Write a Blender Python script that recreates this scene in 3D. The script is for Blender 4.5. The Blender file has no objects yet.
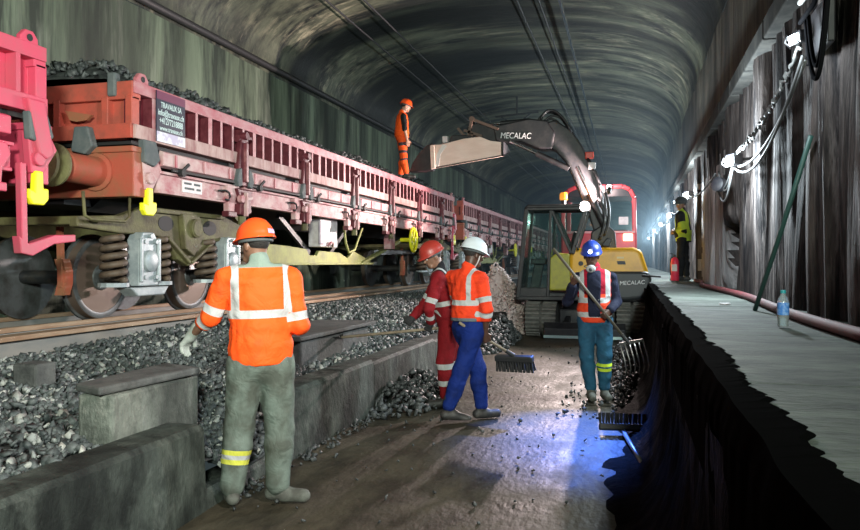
import bpy, math, random
import numpy as np
from mathutils import Vector, Matrix

random.seed(7)
R = math.radians
SC = bpy.context.scene
COL = SC.collection
V = Vector

# ------------------------------------------------------------------ camera, world, light, exposure
CAMH = 1.55
YAW = math.atan(202 / 740.0)
cam_d = bpy.data.cameras.new('camera'); cam = bpy.data.objects.new('camera', cam_d); COL.objects.link(cam)
cam.location = (0, 0, CAMH)
cam.rotation_euler = (R(90), 0, YAW)
cam_d.sensor_width = 36.0
cam_d.lens = 740.0 / 860.0 * 36.0
cam_d.shift_y = -3.0 / 860.0
cam_d.clip_start = 0.05; cam_d.clip_end = 400
cam_d.dof.use_dof = False
SC.camera = cam

w = bpy.data.worlds.new('world'); SC.world = w; w.use_nodes = True
bgn = w.node_tree.nodes['Background']
bgn.inputs[0].default_value = (0.55, 0.75, 0.8, 1); bgn.inputs[1].default_value = 0.06

SC.view_settings.view_transform = 'Standard'
SC.view_settings.look = 'None'
SC.view_settings.gamma = 1.0
SC.view_settings.exposure = 0.0
SC.view_settings.use_curve_mapping = False
try:
    SC.cycles.max_bounces = 6
    SC.cycles.diffuse_bounces = 3
    SC.cycles.transparent_max_bounces = 12
    SC.cycles.sample_clamp_indirect = 4.0
    SC.cycles.sample_clamp_direct = 12.0
    SC.cycles.caustics_reflective = False
    SC.cycles.caustics_refractive = False
    SC.cycles.volume_bounces = 0
    SC.cycles.use_denoising = True
except Exception:
    pass


def point_light(name, loc, power, color, size=0.06, parent=None):
    l = bpy.data.lights.new(name, 'POINT'); l.energy = power; l.color = color; l.shadow_soft_size = size
    o = bpy.data.objects.new(name, l); COL.objects.link(o)
    if parent:
        o.parent = parent; o.location = V(loc) - parent.location
    else:
        o.location = loc
    return o


def spot_light(name, loc, target, power, color, angle, blend=0.5, size=0.08, parent=None):
    l = bpy.data.lights.new(name, 'SPOT'); l.energy = power; l.color = color; l.shadow_soft_size = size
    l.spot_size = R(angle); l.spot_blend = blend
    o = bpy.data.objects.new(name, l); COL.objects.link(o)
    o.rotation_euler = (V(target) - V(loc)).to_track_quat('-Z', 'Y').to_euler()
    if parent:
        o.parent = parent; o.location = V(loc) - parent.location
    else:
        o.location = loc
    return o


# area lights out of view: inferred work lamps plus an added vault fill
def area_light(name, loc, target, power, color, size, spread=180):
    l = bpy.data.lights.new(name, 'AREA'); l.energy = power; l.color = color; l.shape = 'SQUARE'; l.size = size; l.spread = R(spread)
    o = bpy.data.objects.new(name, l); COL.objects.link(o); o.location = loc
    o.rotation_euler = (V(target) - V(loc)).to_track_quat('-Z', 'Y').to_euler()
    return o


area_light('flood_near', (1.25, -3.6, 3.3), (-4.4, 7.0, 1.9), 45, (1.0, 0.95, 0.92), 0.6, 80)
area_light('flood_side', (1.05, 2.2, 3.05), (-4.75, 5.0, 2.0), 115, (1.0, 0.93, 0.91), 0.35, 115)
area_light('vault_fill', (1.25, -3.2, 3.5), (-5.0, 9.0, 7.2), 560, (0.86, 1.0, 0.84), 0.8, 100)  # unseen up-light added to brighten the vault

# ------------------------------------------------------------------ materials
MATS = {}


def rgba(c):
    return (c[0], c[1], c[2], 1.0)


def mat(name, col, rough=0.6, metal=0.0, col2=None, amt=0.5, scale=6.0, stretch=(1, 1, 1), bump=0.0, bscale=30.0,
        coat=0.0, emit=None, estr=0.0, sharp=0.25, rough2=None, spec=0.5):
    """principled with a noise-driven second colour (dust / rust / wear) and a fine bump"""
    if name in MATS:
        return MATS[name]
    m = bpy.data.materials.new(name); m.use_nodes = True
    nt = m.node_tree; N = nt.nodes; L = nt.links
    b = N['Principled BSDF']
    b.inputs['Base Color'].default_value = rgba(col)
    b.inputs['Roughness'].default_value = rough
    b.inputs['Metallic'].default_value = metal
    b.inputs['Specular IOR Level'].default_value = spec
    if spec < 0.15: b.inputs['IOR'].default_value = 1.03
    if coat:
        b.inputs['Coat Weight'].default_value = coat
    if emit:
        b.inputs['Emission Color'].default_value = rgba(emit); b.inputs['Emission Strength'].default_value = estr
        try:
            m.cycles.emission_sampling = 'NONE'
        except Exception:
            pass
    if col2 is not None or bump:
        tc = N.new('ShaderNodeTexCoord'); mp = N.new('ShaderNodeMapping'); mp.inputs['Scale'].default_value = stretch
        L.new(tc.outputs['Object'], mp.inputs['Vector'])
    if col2 is not None:
        n1 = N.new('ShaderNodeTexNoise'); n1.inputs['Scale'].default_value = scale; n1.inputs['Detail'].default_value = 5
        n1.inputs['Roughness'].default_value = 0.65
        L.new(mp.outputs[0], n1.inputs['Vector'])
        mr = N.new('ShaderNodeMapRange')
        c = 0.5 + (0.5 - amt) * 0.5
        mr.inputs[1].default_value = c - sharp * 0.5; mr.inputs[2].default_value = c + sharp * 0.5
        L.new(n1.outputs['Fac'], mr.inputs[0])
        mx = N.new('ShaderNodeMix'); mx.data_type = 'RGBA'
        mx.inputs[6].default_value = rgba(col); mx.inputs[7].default_value = rgba(col2)
        L.new(mr.outputs[0], mx.inputs[0]); L.new(mx.outputs[2], b.inputs['Base Color'])
        if rough2 is not None:
            rr = N.new('ShaderNodeMapRange'); rr.inputs[3].default_value = rough; rr.inputs[4].default_value = rough2
            L.new(mr.outputs[0], rr.inputs[0]); L.new(rr.outputs[0], b.inputs['Roughness'])
    if bump:
        n2 = N.new('ShaderNodeTexNoise'); n2.inputs['Scale'].default_value = bscale; n2.inputs['Detail'].default_value = 4
        L.new(mp.outputs[0], n2.inputs['Vector'])
        bp = N.new('ShaderNodeBump'); bp.inputs['Strength'].default_value = bump; bp.inputs['Distance'].default_value = 0.02
        L.new(n2.outputs['Fac'], bp.inputs['Height']); L.new(bp.outputs[0], b.inputs['Normal'])
    MATS[name] = m
    return m


def streak_mat(name, dark, mid, light, uv=False, along=(1, 1, 1), sc=1.0, bump=0.3, rough=0.7, light_amt=0.5, tint=None, rings=0, soot=0.48, spec=0.35):
    """stained concrete: long drip streaks over broad patches"""
    m = bpy.data.materials.new(name); m.use_nodes = True
    nt = m.node_tree; N = nt.nodes; L = nt.links
    b = N['Principled BSDF']; b.inputs['Roughness'].default_value = rough; b.inputs['Specular IOR Level'].default_value = spec
    if spec < 0.15: b.inputs['IOR'].default_value = 1.08
    tc = N.new('ShaderNodeTexCoord')
    src = tc.outputs['UV'] if uv else tc.outputs['Object']

    def noise(scale_vec, scale, detail=5, rgh=0.6, dist=0.0):
        mp = N.new('ShaderNodeMapping'); mp.inputs['Scale'].default_value = scale_vec
        L.new(src, mp.inputs['Vector'])
        n = N.new('ShaderNodeTexNoise'); n.inputs['Scale'].default_value = scale; n.inputs['Detail'].default_value = detail
        n.inputs['Roughness'].default_value = rgh; n.inputs['Distortion'].default_value = dist
        L.new(mp.outputs[0], n.inputs['Vector'])
        return n.outputs['Fac']

    def ramp(x, a, c):
        r = N.new('ShaderNodeMapRange'); r.inputs[1].default_value = a; r.inputs[2].default_value = c
        L.new(x, r.inputs[0]); return r.outputs[0]

    def mix(f, a, c):
        x = N.new('ShaderNodeMix'); x.data_type = 'RGBA'
        L.new(f, x.inputs[0])
        for i, s in ((6, a), (7, c)):
            if isinstance(s, tuple):
                x.inputs[i].default_value = rgba(s)
            else:
                L.new(s, x.inputs[i])
        return x.outputs[2]
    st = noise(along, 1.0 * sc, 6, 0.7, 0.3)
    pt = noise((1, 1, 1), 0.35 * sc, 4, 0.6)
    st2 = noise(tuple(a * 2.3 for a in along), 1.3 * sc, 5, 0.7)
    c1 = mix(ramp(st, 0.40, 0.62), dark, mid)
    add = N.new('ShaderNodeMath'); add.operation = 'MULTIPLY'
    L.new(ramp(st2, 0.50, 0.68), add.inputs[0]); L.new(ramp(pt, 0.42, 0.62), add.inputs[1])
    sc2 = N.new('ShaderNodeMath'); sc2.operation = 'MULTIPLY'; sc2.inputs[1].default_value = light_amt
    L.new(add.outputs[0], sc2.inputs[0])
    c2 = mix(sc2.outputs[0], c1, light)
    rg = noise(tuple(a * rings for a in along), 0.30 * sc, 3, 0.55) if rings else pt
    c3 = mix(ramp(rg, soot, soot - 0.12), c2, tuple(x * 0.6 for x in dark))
    if tint:
        tn = noise(along, 0.8 * sc, 3, 0.5)
        c3 = mix(ramp(tn, 0.62, 0.70), c3, tint)
    L.new(c3, b.inputs['Base Color'])
    bp = N.new('ShaderNodeBump'); bp.inputs['Strength'].default_value = bump; bp.inputs['Distance'].default_value = 0.05
    L.new(st2, bp.inputs['Height']); L.new(bp.outputs[0], b.inputs['Normal'])
    MATS[name] = m
    return m


def glass_mat(name, tint, alpha=0.25, milk=0.0):
    m = bpy.data.materials.new(name); m.use_nodes = True
    nt = m.node_tree; N = nt.nodes; L = nt.links
    for n in list(N):
        if n.type != 'OUTPUT_MATERIAL':
            N.remove(n)
    out = [n for n in N if n.type == 'OUTPUT_MATERIAL'][0]
    t = N.new('ShaderNodeBsdfTransparent'); t.inputs[0].default_value = rgba(tint)
    g = N.new('ShaderNodeBsdfGlossy'); g.inputs['Roughness'].default_value = 0.06
    fr = N.new('ShaderNodeFresnel'); fr.inputs[0].default_value = 1.45
    ad = N.new('ShaderNodeMath'); ad.operation = 'ADD'; ad.inputs[1].default_value = alpha; ad.use_clamp = True
    L.new(fr.outputs[0], ad.inputs[0])
    mx = N.new('ShaderNodeMixShader'); L.new(ad.outputs[0], mx.inputs[0]); L.new(t.outputs[0], mx.inputs[1]); L.new(g.outputs[0], mx.inputs[2])
    last = mx.outputs[0]
    if milk:
        d = N.new('ShaderNodeBsdfDiffuse'); d.inputs[0].default_value = (0.85, 0.92, 0.95, 1)
        m2 = N.new('ShaderNodeMixShader'); m2.inputs[0].default_value = milk; L.new(last, m2.inputs[1]); L.new(d.outputs[0], m2.inputs[2]); last = m2.outputs[0]
    L.new(last, out.inputs[0])
    MATS[name] = m
    return m


def cloth_mat(name, col, bandcol, band2col, dirt=None, dirt_amt=0.35, rough=0.8):
    """garment cloth; 'band' and 'band2' vertex attributes mark sewn-on reflective tape and second colour"""
    m = bpy.data.materials.new(name); m.use_nodes = True
    nt = m.node_tree; N = nt.nodes; L = nt.links
    b = N['Principled BSDF']; b.inputs['Roughness'].default_value = rough; b.inputs['Specular IOR Level'].default_value = 0.2
    tc = N.new('ShaderNodeTexCoord')
    n1 = N.new('ShaderNodeTexNoise'); n1.inputs['Scale'].default_value = 7; n1.inputs['Detail'].default_value = 5
    L.new(tc.outputs['Object'], n1.inputs['Vector'])
    mr = N.new('ShaderNodeMapRange'); c = 0.5 + (0.5 - dirt_amt) * 0.5
    mr.inputs[1].default_value = c - 0.1; mr.inputs[2].default_value = c + 0.12
    L.new(n1.outputs['Fac'], mr.inputs[0])
    d = dirt if dirt else tuple(x * 0.72 for x in col)
    mx = N.new('ShaderNodeMix'); mx.data_type = 'RGBA'; mx.inputs[6].default_value = rgba(col); mx.inputs[7].default_value = rgba(d)
    L.new(mr.outputs[0], mx.inputs[0])
    prev = mx.outputs[2]
    for att, cc in (('band2', band2col), ('band', bandcol)):
        a = N.new('ShaderNodeAttribute'); a.attribute_name = att
        g = N.new('ShaderNodeMath'); g.operation = 'GREATER_THAN'; g.inputs[1].default_value = 0.0
        L.new(a.outputs['Fac'], g.inputs[0])
        x = N.new('ShaderNodeMix'); x.data_type = 'RGBA'; x.inputs[7].default_value = rgba(cc)
        L.new(g.outputs[0], x.inputs[0]); L.new(prev, x.inputs[6]); prev = x.outputs[2]
    L.new(prev, b.inputs['Base Color'])
    n2 = N.new('ShaderNodeTexNoise'); n2.inputs['Scale'].default_value = 10; n2.inputs['Detail'].default_value = 3; n2.inputs['Distortion'].default_value = 0.8
    L.new(tc.outputs['Object'], n2.inputs['Vector'])
    bp = N.new('ShaderNodeBump'); bp.inputs['Strength'].default_value = 0.6; bp.inputs['Distance'].default_value = 0.03
    L.new(n2.outputs['Fac'], bp.inputs['Height']); L.new(bp.outputs[0], b.inputs['Normal'])
    MATS[name] = m
    return m


def emit_mat(name, col, strength):
    return mat(name, (0.8, 0.8, 0.8), 0.4, emit=col, estr=strength)


# ------------------------------------------------------------------ mesh helpers
class MB:
    def __init__(self):
        self.v = []; self.f = []

    def add(self, vs, fs):
        o = len(self.v)
        self.v += [tuple(p) for p in vs]
        self.f += [tuple(i + o for i in q) for q in fs]
        return self

    def box(self, lo, hi):
        x0, y0, z0 = lo; x1, y1, z1 = hi
        if x0 > x1: x0, x1 = x1, x0
        if y0 > y1: y0, y1 = y1, y0
        if z0 > z1: z0, z1 = z1, z0
        return self.add([(x0, y0, z0), (x1, y0, z0), (x1, y1, z0), (x0, y1, z0), (x0, y0, z1), (x1, y0, z1), (x1, y1, z1), (x0, y1, z1)],
                        [(0, 3, 2, 1), (4, 5, 6, 7), (0, 1, 5, 4), (1, 2, 6, 5), (2, 3, 7, 6), (3, 0, 4, 7)])

    def bar(self, a, b, w, h, up=(0, 0, 1)):
        """box beam from a to b with section w (sideways) x h (up)"""
        a = V(a); b = V(b); d = (b - a).normalized(); u = V(up)
        s = d.cross(u)
        if s.length < 1e-4:
            s = d.cross(V((1, 0, 0)))
        s.normalize(); u = s.cross(d).normalized()
        P = []
        for p in (a, b):
            for i, j in ((-1, -1), (1, -1), (1, 1), (-1, 1)):
                P.append(p + s * (i * w / 2) + u * (j * h / 2))
        return self.add(P, [(0, 1, 2, 3), (7, 6, 5, 4), (0, 4, 5, 1), (1, 5, 6, 2), (2, 6, 7, 3), (3, 7, 4, 0)])

    def cyl(self, a, b, r, n=16, r2=None, cap=True):
        a = V(a); b = V(b); d = (b - a).normalized()
        s = d.cross(V((0, 0, 1)))
        if s.length < 1e-4:
            s = V((1, 0, 0))
        s.normalize(); t = d.cross(s)
        r2 = r if r2 is None else r2
        P = []
        for p, q in ((a, r), (b, r2)):
            for i in range(n):
                g = 2 * math.pi * i / n
                P.append(p + s * (q * math.cos(g)) + t * (q * math.sin(g)))
        F = [(i, (i + 1) % n, n + (i + 1) % n, n + i) for i in range(n)]
        if cap:
            F += [tuple(range(n - 1, -1, -1)), tuple(range(n, 2 * n))]
        return self.add(P, F)

    def lathe(self, a, axis, prof, n=24):
        """prof: list of (distance along axis, radius)"""
        a = V(a); d = V(axis).normalized()
        s = d.cross(V((0, 0, 1)))
        if s.length < 1e-4:
            s = V((1, 0, 0))
        s.normalize(); t = d.cross(s)
        P = []; F = []
        for (x, r) in prof:
            for i in range(n):
                g = 2 * math.pi * i / n
                P.append(a + d * x + s * (r * math.cos(g)) + t * (r * math.sin(g)))
        for k in range(len(prof) - 1):
            for i in range(n):
                F.append((k * n + i, k * n + (i + 1) % n, (k + 1) * n + (i + 1) % n, (k + 1) * n + i))
        F.append(tuple(range(n - 1, -1, -1))); m0 = (len(prof) - 1) * n; F.append(tuple(range(m0, m0 + n)))
        return self.add(P, F)

    def tube(self, pts, r, n=8, rs=None):
        pts = [V(p) for p in pts]
        P = []; F = []
        up = V((0.13, 0.2, 1)).normalized()
        for k, p in enumerate(pts):
            d = (pts[min(k + 1, len(pts) - 1)] - pts[max(k - 1, 0)]).normalized()
            s = d.cross(up)
            if s.length < 1e-3:
                s = d.cross(V((1, 0, 0)))
            s.normalize(); t = s.cross(d)
            q = rs[k] if rs else r
            for i in range(n):
                g = 2 * math.pi * i / n
                P.append(p + s * (q * math.cos(g)) + t * (q * math.sin(g)))
        for k in range(len(pts) - 1):
            for i in range(n):
                F.append((k * n + i, k * n + (i + 1) % n, (k + 1) * n + (i + 1) % n, (k + 1) * n + i))
        F.append(tuple(range(n - 1, -1, -1))); m0 = (len(pts) - 1) * n; F.append(tuple(range(m0, m0 + n)))
        return self.add(P, F)

    def prism(self, poly, t0, t1, plane='xz'):
        """extrude a polygon given in a plane along the missing axis"""
        def at(p, t):
            a, b = p
            return {'xz': (a, t, b), 'yz': (t, a, b), 'xy': (a, b, t)}[plane]
        n = len(poly)
        P = [at(p, t0) for p in poly] + [at(p, t1) for p in poly]
        return self.add(P, [tuple(range(n)), tuple(range(2 * n - 1, n - 1, -1))] + [(i, i + n, (i + 1) % n + n, (i + 1) % n) for i in range(n)])

    def torus(self, c, axis, Rr, r, n=24, m=8):
        c = V(c); d = V(axis).normalized(); s = d.cross(V((0, 0, 1)))
        if s.length < 1e-4:
            s = V((1, 0, 0))
        s.normalize(); t = d.cross(s)
        P = []; F = []
        for i in range(n):
            g = 2 * math.pi * i / n; e = s * math.cos(g) + t * math.sin(g)
            for j in range(m):
                h = 2 * math.pi * j / m
                P.append(c + e * (Rr + r * math.cos(h)) + d * (r * math.sin(h)))
        for i in range(n):
            for j in range(m):
                F.append((i * m + j, ((i + 1) % n) * m + j, ((i + 1) % n) * m + (j + 1) % m, i * m + (j + 1) % m))
        return self.add(P, F)

    def ball(self, c, r, n=12, m=8, sc=(1, 1, 1)):
        P = [(c[0], c[1], c[2] + r * sc[2])]; F = []
        for k in range(1, m):
            a = math.pi * k / m
            for i in range(n):
                g = 2 * math.pi * i / n
                P.append((c[0] + r * sc[0] * math.sin(a) * math.cos(g), c[1] + r * sc[1] * math.sin(a) * math.sin(g), c[2] + r * sc[2] * math.cos(a)))
        P.append((c[0], c[1], c[2] - r * sc[2]))
        for i in range(n):
            F.append((0, 1 + i, 1 + (i + 1) % n))
            for k in range(m - 2):
                a = 1 + k * n
                F.append((a + i, a + n + i, a + n + (i + 1) % n, a + (i + 1) % n))
            F.append((1 + (m - 2) * n + i, len(P) - 1, 1 + (m - 2) * n + (i + 1) % n))
        return self.add(P, F)

    def xf(self, M):
        self.v = [tuple(M @ V(p)) for p in self.v]
        return self

    def build(self, name, m, parent=None, smooth=False, bevel=0.0, loc=None, seg=2):
        base = parent_world(parent) if parent else (V(loc) if loc else V((0, 0, 0)))
        me = bpy.data.meshes.new(name)
        me.from_pydata([(p[0] - base[0], p[1] - base[1], p[2] - base[2]) for p in self.v], [], self.f)
        me.update()
        bm_fix(me)
        me.materials.append(m)
        if smooth:
            me.shade_smooth()
            if smooth is not True:
                me.set_sharp_from_angle(angle=R(smooth))
        o = bpy.data.objects.new(name, me); COL.objects.link(o)
        if parent:
            o.parent = parent
        else:
            o.location = base
        if bevel:
            b = o.modifiers.new('bevel', 'BEVEL'); b.width = bevel; b.segments = seg; b.limit_method = 'ANGLE'; b.angle_limit = R(40)
        return o


def bm_fix(me):
    import bmesh
    bm = bmesh.new(); bm.from_mesh(me)
    bmesh.ops.recalc_face_normals(bm, faces=bm.faces)
    bm.to_mesh(me); bm.free()


def parent_world(p):
    v = V((0, 0, 0))
    while p:
        v += p.location; p = p.parent
    return v


def empty(name, loc):
    o = bpy.data.objects.new(name, None); COL.objects.link(o); o.location = loc; o.empty_display_size = 0.1
    return o


def tag(o, label, cat, group=None, kind=None):
    o['label'] = label; o['category'] = cat
    if group: o['group'] = group
    if kind: o['kind'] = kind
    return o


def structure(o, label=None):
    o['kind'] = 'structure'
    if label:
        o['label'] = label
    return o


def thing(name, loc, label, cat, group=None):
    return tag(empty(name, loc), label, cat, group)


def copy_tree(o, parent=None):
    c = o.copy(); COL.objects.link(c)
    if parent:
        c.parent = parent
    for ch in list(o.children):
        copy_tree(ch, c)
    return c


def text(name, s, size, m, M, parent, extrude=0.004, align='CENTER', shear=0.0, sx=1.0):
    c = bpy.data.curves.new(name, 'FONT'); c.body = s; c.size = size; c.extrude = extrude; c.align_x = align; c.align_y = 'CENTER'; c.shear = shear
    t = bpy.data.objects.new(name, c); COL.objects.link(t)
    dg = bpy.context.evaluated_depsgraph_get(); dg.update()
    me = bpy.data.meshes.new_from_object(t.evaluated_get(dg))
    bpy.data.objects.remove(t); bpy.data.curves.remove(c)
    me.transform(Matrix.Diagonal((sx, 1, 1, 1))); me.transform(M)
    base = parent_world(parent); me.transform(Matrix.Translation(-base))
    me.materials.clear(); me.materials.append(m); me.name = name
    o = bpy.data.objects.new(name, me); COL.objects.link(o); o.parent = parent
    return o


def frame(origin, xdir, ydir):
    x = V(xdir).normalized(); y = V(ydir); y = (y - x * y.dot(x)).normalized(); z = x.cross(y)
    M = Matrix((x, y, z)).transposed().to_4x4(); M.translation = V(origin)
    return M


def sag(a, b, s, n=14):
    a = V(a); b = V(b)
    return [a.lerp(b, i / n) - V((0, 0, s * 4 * (i / n) * (1 - i / n))) for i in range(n + 1)]


# ------------------------------------------------------------------ signed-distance bodies
class SDF:
    def __init__(self, lo, hi, h):
        self.h = h; self.lo = np.array(lo, float); n = np.ceil((np.array(hi) - self.lo) / h).astype(int) + 1
        self.n = n; self.d = np.full(n, 1.0, np.float32)

    def _block(self, lo, hi):
        a = np.maximum(((np.array(lo) - self.lo) / self.h).astype(int) - 1, 0)
        b = np.minimum(((np.array(hi) - self.lo) / self.h).astype(int) + 3, self.n)
        if np.any(b <= a): return None
        s = tuple(slice(int(x), int(y)) for x, y in zip(a, b))
        g = np.meshgrid(*[(np.arange(int(x), int(y)) * self.h + l).astype(np.float32) for x, y, l in zip(a, b, self.lo)], indexing='ij')
        return s, np.stack(g, -1)

    def _join(self, s, e, k):
        d = self.d[s]
        if k <= 0:
            self.d[s] = np.minimum(d, e)
        else:
            q = np.maximum(k - np.abs(d - e), 0) / k
            self.d[s] = np.minimum(d, e) - q * q * k * 0.25

    def apply(self, prims, k=0.03, infl=0.0):
        for p in prims:
            lo, hi = prim_box(p, infl)
            kk = p[-1].get('k', k)
            m = max(kk, 0.02) * 1.5
            blk = self._block(lo - m, hi + m)
            if blk is None: continue
            s, g = blk
            self._join(s, prim_d(p, g) - infl, kk)
        return self

    def cut(self, point, normal):
        """remove everything on the side the normal points to"""
        g = [(np.arange(self.n[i]) * self.h + self.lo[i]).astype(np.float32) for i in range(3)]
        n = np.array(normal, float); n /= np.linalg.norm(n)
        pl = (g[0][:, None, None] - point[0]) * n[0] + (g[1][None, :, None] - point[1]) * n[1] + (g[2][None, None, :] - point[2]) * n[2]
        self.d = np.maximum(self.d, pl.astype(np.float32))
        return self

    def wrinkle(self, amp, seed, freq=40.0):
        rs = np.random.RandomState(seed)
        g = [(np.arange(self.n[i]) * self.h + self.lo[i]).astype(np.float32) for i in range(3)]
        for _ in range(7):
            w_ = rs.normal(size=3) * freq * rs.uniform(0.4, 1.3); ph = rs.uniform(0, 6.28)
            w_[2] *= 1.3
            a = g[0][:, None, None] * w_[0] + g[1][None, :, None] * w_[1] + g[2][None, None, :] * w_[2] + ph
            self.d += (amp / 3.0) * np.sin(a).astype(np.float32)
        return self

    def mesh(self):
        d = self.d; sg = d < 0
        n = d.shape
        c = [(i, j, k) for i in (0, 1) for j in (0, 1) for k in (0, 1)]
        cnt = np.zeros((n[0] - 1, n[1] - 1, n[2] - 1), np.int8)
        for (i, j, k) in c:
            cnt += sg[i:n[0] - 1 + i, j:n[1] - 1 + j, k:n[2] - 1 + k]
        act = (cnt > 0) & (cnt < 8)
        ids = np.argwhere(act)
        vid = np.full(act.shape, -1, np.int64); vid[act] = np.arange(len(ids))
        vals = np.stack([d[ids[:, 0] + i, ids[:, 1] + j, ids[:, 2] + k] for (i, j, k) in c], 1)
        acc = np.zeros((len(ids), 3)); num = np.zeros(len(ids))
        cc = np.array(c, float)
        for a in range(8):
            for b in range(a + 1, 8):
                if np.abs(cc[a] - cc[b]).sum() != 1: continue
                va, vb = vals[:, a], vals[:, b]
                s = (va < 0) != (vb < 0)
                t = np.where(s, va / np.where(s, va - vb, 1), 0)
                acc += np.where(s[:, None], cc[a] + (cc[b] - cc[a]) * t[:, None], 0); num += s
        P = (ids + acc / num[:, None]) * self.h + self.lo
        F = []
        for ax in range(3):
            sl0 = [slice(None)] * 3; sl1 = [slice(None)] * 3
            sl0[ax] = slice(0, -1); sl1[ax] = slice(1, None)
            cr = sg[tuple(sl0)] != sg[tuple(sl1)]
            e = np.argwhere(cr)
            o1, o2 = [(1, 2), (2, 0), (0, 1)][ax]
            ok = (e[:, o1] > 0) & (e[:, o2] > 0) & (e[:, o1] < n[o1] - 1) & (e[:, o2] < n[o2] - 1)
            e = e[ok]
            q = []
            for (a, b) in ((-1, -1), (0, -1), (0, 0), (-1, 0)):
                x = e.copy(); x[:, o1] += a; x[:, o2] += b
                q.append(vid[x[:, 0], x[:, 1], x[:, 2]])
            q = np.stack(q, 1)
            flip = ~sg[e[:, 0], e[:, 1], e[:, 2]]
            q[flip] = q[flip][:, ::-1]
            F.append(q)
        return P, np.concatenate(F)


def cap(a, b, ra, rb=None, **kw):
    return ('c', np.array(a, float), np.array(b, float), ra, ra if rb is None else rb, kw)


def ell(c, r, fr=None, **kw):
    return ('e', np.array(c, float), np.array(r, float), np.eye(3) if fr is None else fr, kw)


def prim_box(p, infl):
    if p[0] == 'c':
        m = max(p[3], p[4]) + infl
        return np.minimum(p[1], p[2]) - m, np.maximum(p[1], p[2]) + m
    ext = np.sqrt(((p[3] * p[2][:, None]) ** 2).sum(0)) + infl
    return p[1] - ext, p[1] + ext


def prim_d(p, g):
    if p[0] == 'c':
        a, b, ra, rb = p[1], p[2], p[3], p[4]
        ab = b - a; l2 = max(float(ab @ ab), 1e-9)
        q = g - a.astype(g.dtype)
        t = np.clip((q @ ab.astype(g.dtype)) / l2, 0, 1)
        return np.sqrt(((q - t[..., None] * ab.astype(g.dtype)) ** 2).sum(-1)) - (ra + (rb - ra) * t)
    q = (g - p[1].astype(g.dtype)) @ p[3].T.astype(g.dtype)
    r = p[2].astype(g.dtype)
    k0 = np.sqrt(((q / r) ** 2).sum(-1)); k1 = np.sqrt(((q / (r * r)) ** 2).sum(-1)) + 1e-9
    return k0 * (k0 - 1) / k1


def sdf_obj(s, name, m, base, Mrot, parent=None, attrs=None):
    P, F = s.mesh()
    me = bpy.data.meshes.new(name)
    W = P @ np.array(Mrot.to_3x3()).T
    me.vertices.add(len(W)); me.vertices.foreach_set('co', W.astype(np.float32).ravel())
    me.loops.add(F.size); me.loops.foreach_set('vertex_index', F.astype(np.int32).ravel())
    me.polygons.add(len(F)); me.polygons.foreach_set('loop_start', np.arange(0, F.size, 4, dtype=np.int32))
    me.update(calc_edges=True); me.validate()
    me.shade_smooth()
    me.materials.append(m)
    if attrs:
        for k, fn in attrs.items():
            a = me.attributes.new(k, 'FLOAT', 'POINT'); a.data.foreach_set('value', fn(P).astype(np.float32))
    o = bpy.data.objects.new(name, me); COL.objects.link(o)
    if parent:
        o.parent = parent
    else:
        o.location = base
    return o


# ================================================================== SETTING
from mathutils import noise as mnoise


def nz(x, y=0.0, z=0.0):
    return mnoise.noise(V((x, y, z)))


XL, XR, ZS, ZC = -8.0, 1.5, 5.85, 7.65
M_vault = streak_mat('vault_concrete', (0.014, 0.018, 0.018), (0.15, 0.165, 0.115), (0.54, 0.51, 0.36), uv=True, along=(0.40, 1.5, 1), sc=1.0, bump=0.5, rough=0.62, light_amt=0.75, rings=0.55, soot=0.55)
M_lwall = streak_mat('stained_wall_concrete', (0.026, 0.036, 0.028), (0.18, 0.235, 0.165), (0.40, 0.44, 0.36), along=(1.6, 1.6, 0.18), sc=1.0, bump=0.35, light_amt=0.6, rings=0.6, soot=0.50)
M_rwall = streak_mat('dripping_wall_concrete', (0.008, 0.007, 0.008), (0.095, 0.077, 0.070), (0.42, 0.37, 0.35), along=(5.0, 5.0, 0.5), sc=1.0, bump=0.6, rough=0.85, light_amt=0.75, spec=0.16)
M_uwall = streak_mat('upper_wall_concrete', (0.03, 0.03, 0.026), (0.15, 0.14, 0.11), (0.32, 0.30, 0.25), along=(2.0, 2.0, 0.25), sc=1.0, bump=0.4, light_amt=0.5)
M_plat = mat('platform_concrete', (0.125, 0.145, 0.125), 0.85, spec=0.2, col2=(0.05, 0.058, 0.052), amt=0.55, scale=3.0, stretch=(1.0, 2.2, 1), bump=0.5, bscale=22, sharp=0.3)
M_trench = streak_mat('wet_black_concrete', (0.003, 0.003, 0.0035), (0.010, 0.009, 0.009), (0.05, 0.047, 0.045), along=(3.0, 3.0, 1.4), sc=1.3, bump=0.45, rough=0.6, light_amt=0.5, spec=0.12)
M_floor = mat('wet_mud_floor', (0.014, 0.013, 0.010), 0.42, col2=(0.085, 0.072, 0.048), amt=0.5, scale=2.2, stretch=(1.6, 0.8, 1), bump=0.5, bscale=14, sharp=0.5, rough2=0.8, spec=0.17)
M_kerb = streak_mat('kerb_concrete', (0.011, 0.014, 0.012), (0.062, 0.075, 0.064), (0.22, 0.24, 0.21), along=(1.5, 1.5, 0.9), sc=2.0, bump=0.5, rough=0.75, light_amt=0.5)
M_rock = mat('ballast_stone', (0.042, 0.052, 0.054), 0.6, col2=(0.11, 0.125, 0.122), amt=0.45, scale=9, sharp=0.25, bump=0.2, bscale=60)
M_rockd = mat('dark_ballast', (0.028, 0.032, 0.033), 0.6, col2=(0.10, 0.11, 0.11), amt=0.4, scale=9, bump=0.4, bscale=40)
M_rockl = mat('pale_ballast', (0.58, 0.45, 0.43), 0.75, col2=(0.72, 0.60, 0.57), amt=0.5, scale=12, bump=0.4, bscale=40)
M_steel_dark = mat('dark_steel', (0.03, 0.032, 0.035), 0.45, 0.4, col2=(0.07, 0.06, 0.05), amt=0.4, scale=8)


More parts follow.
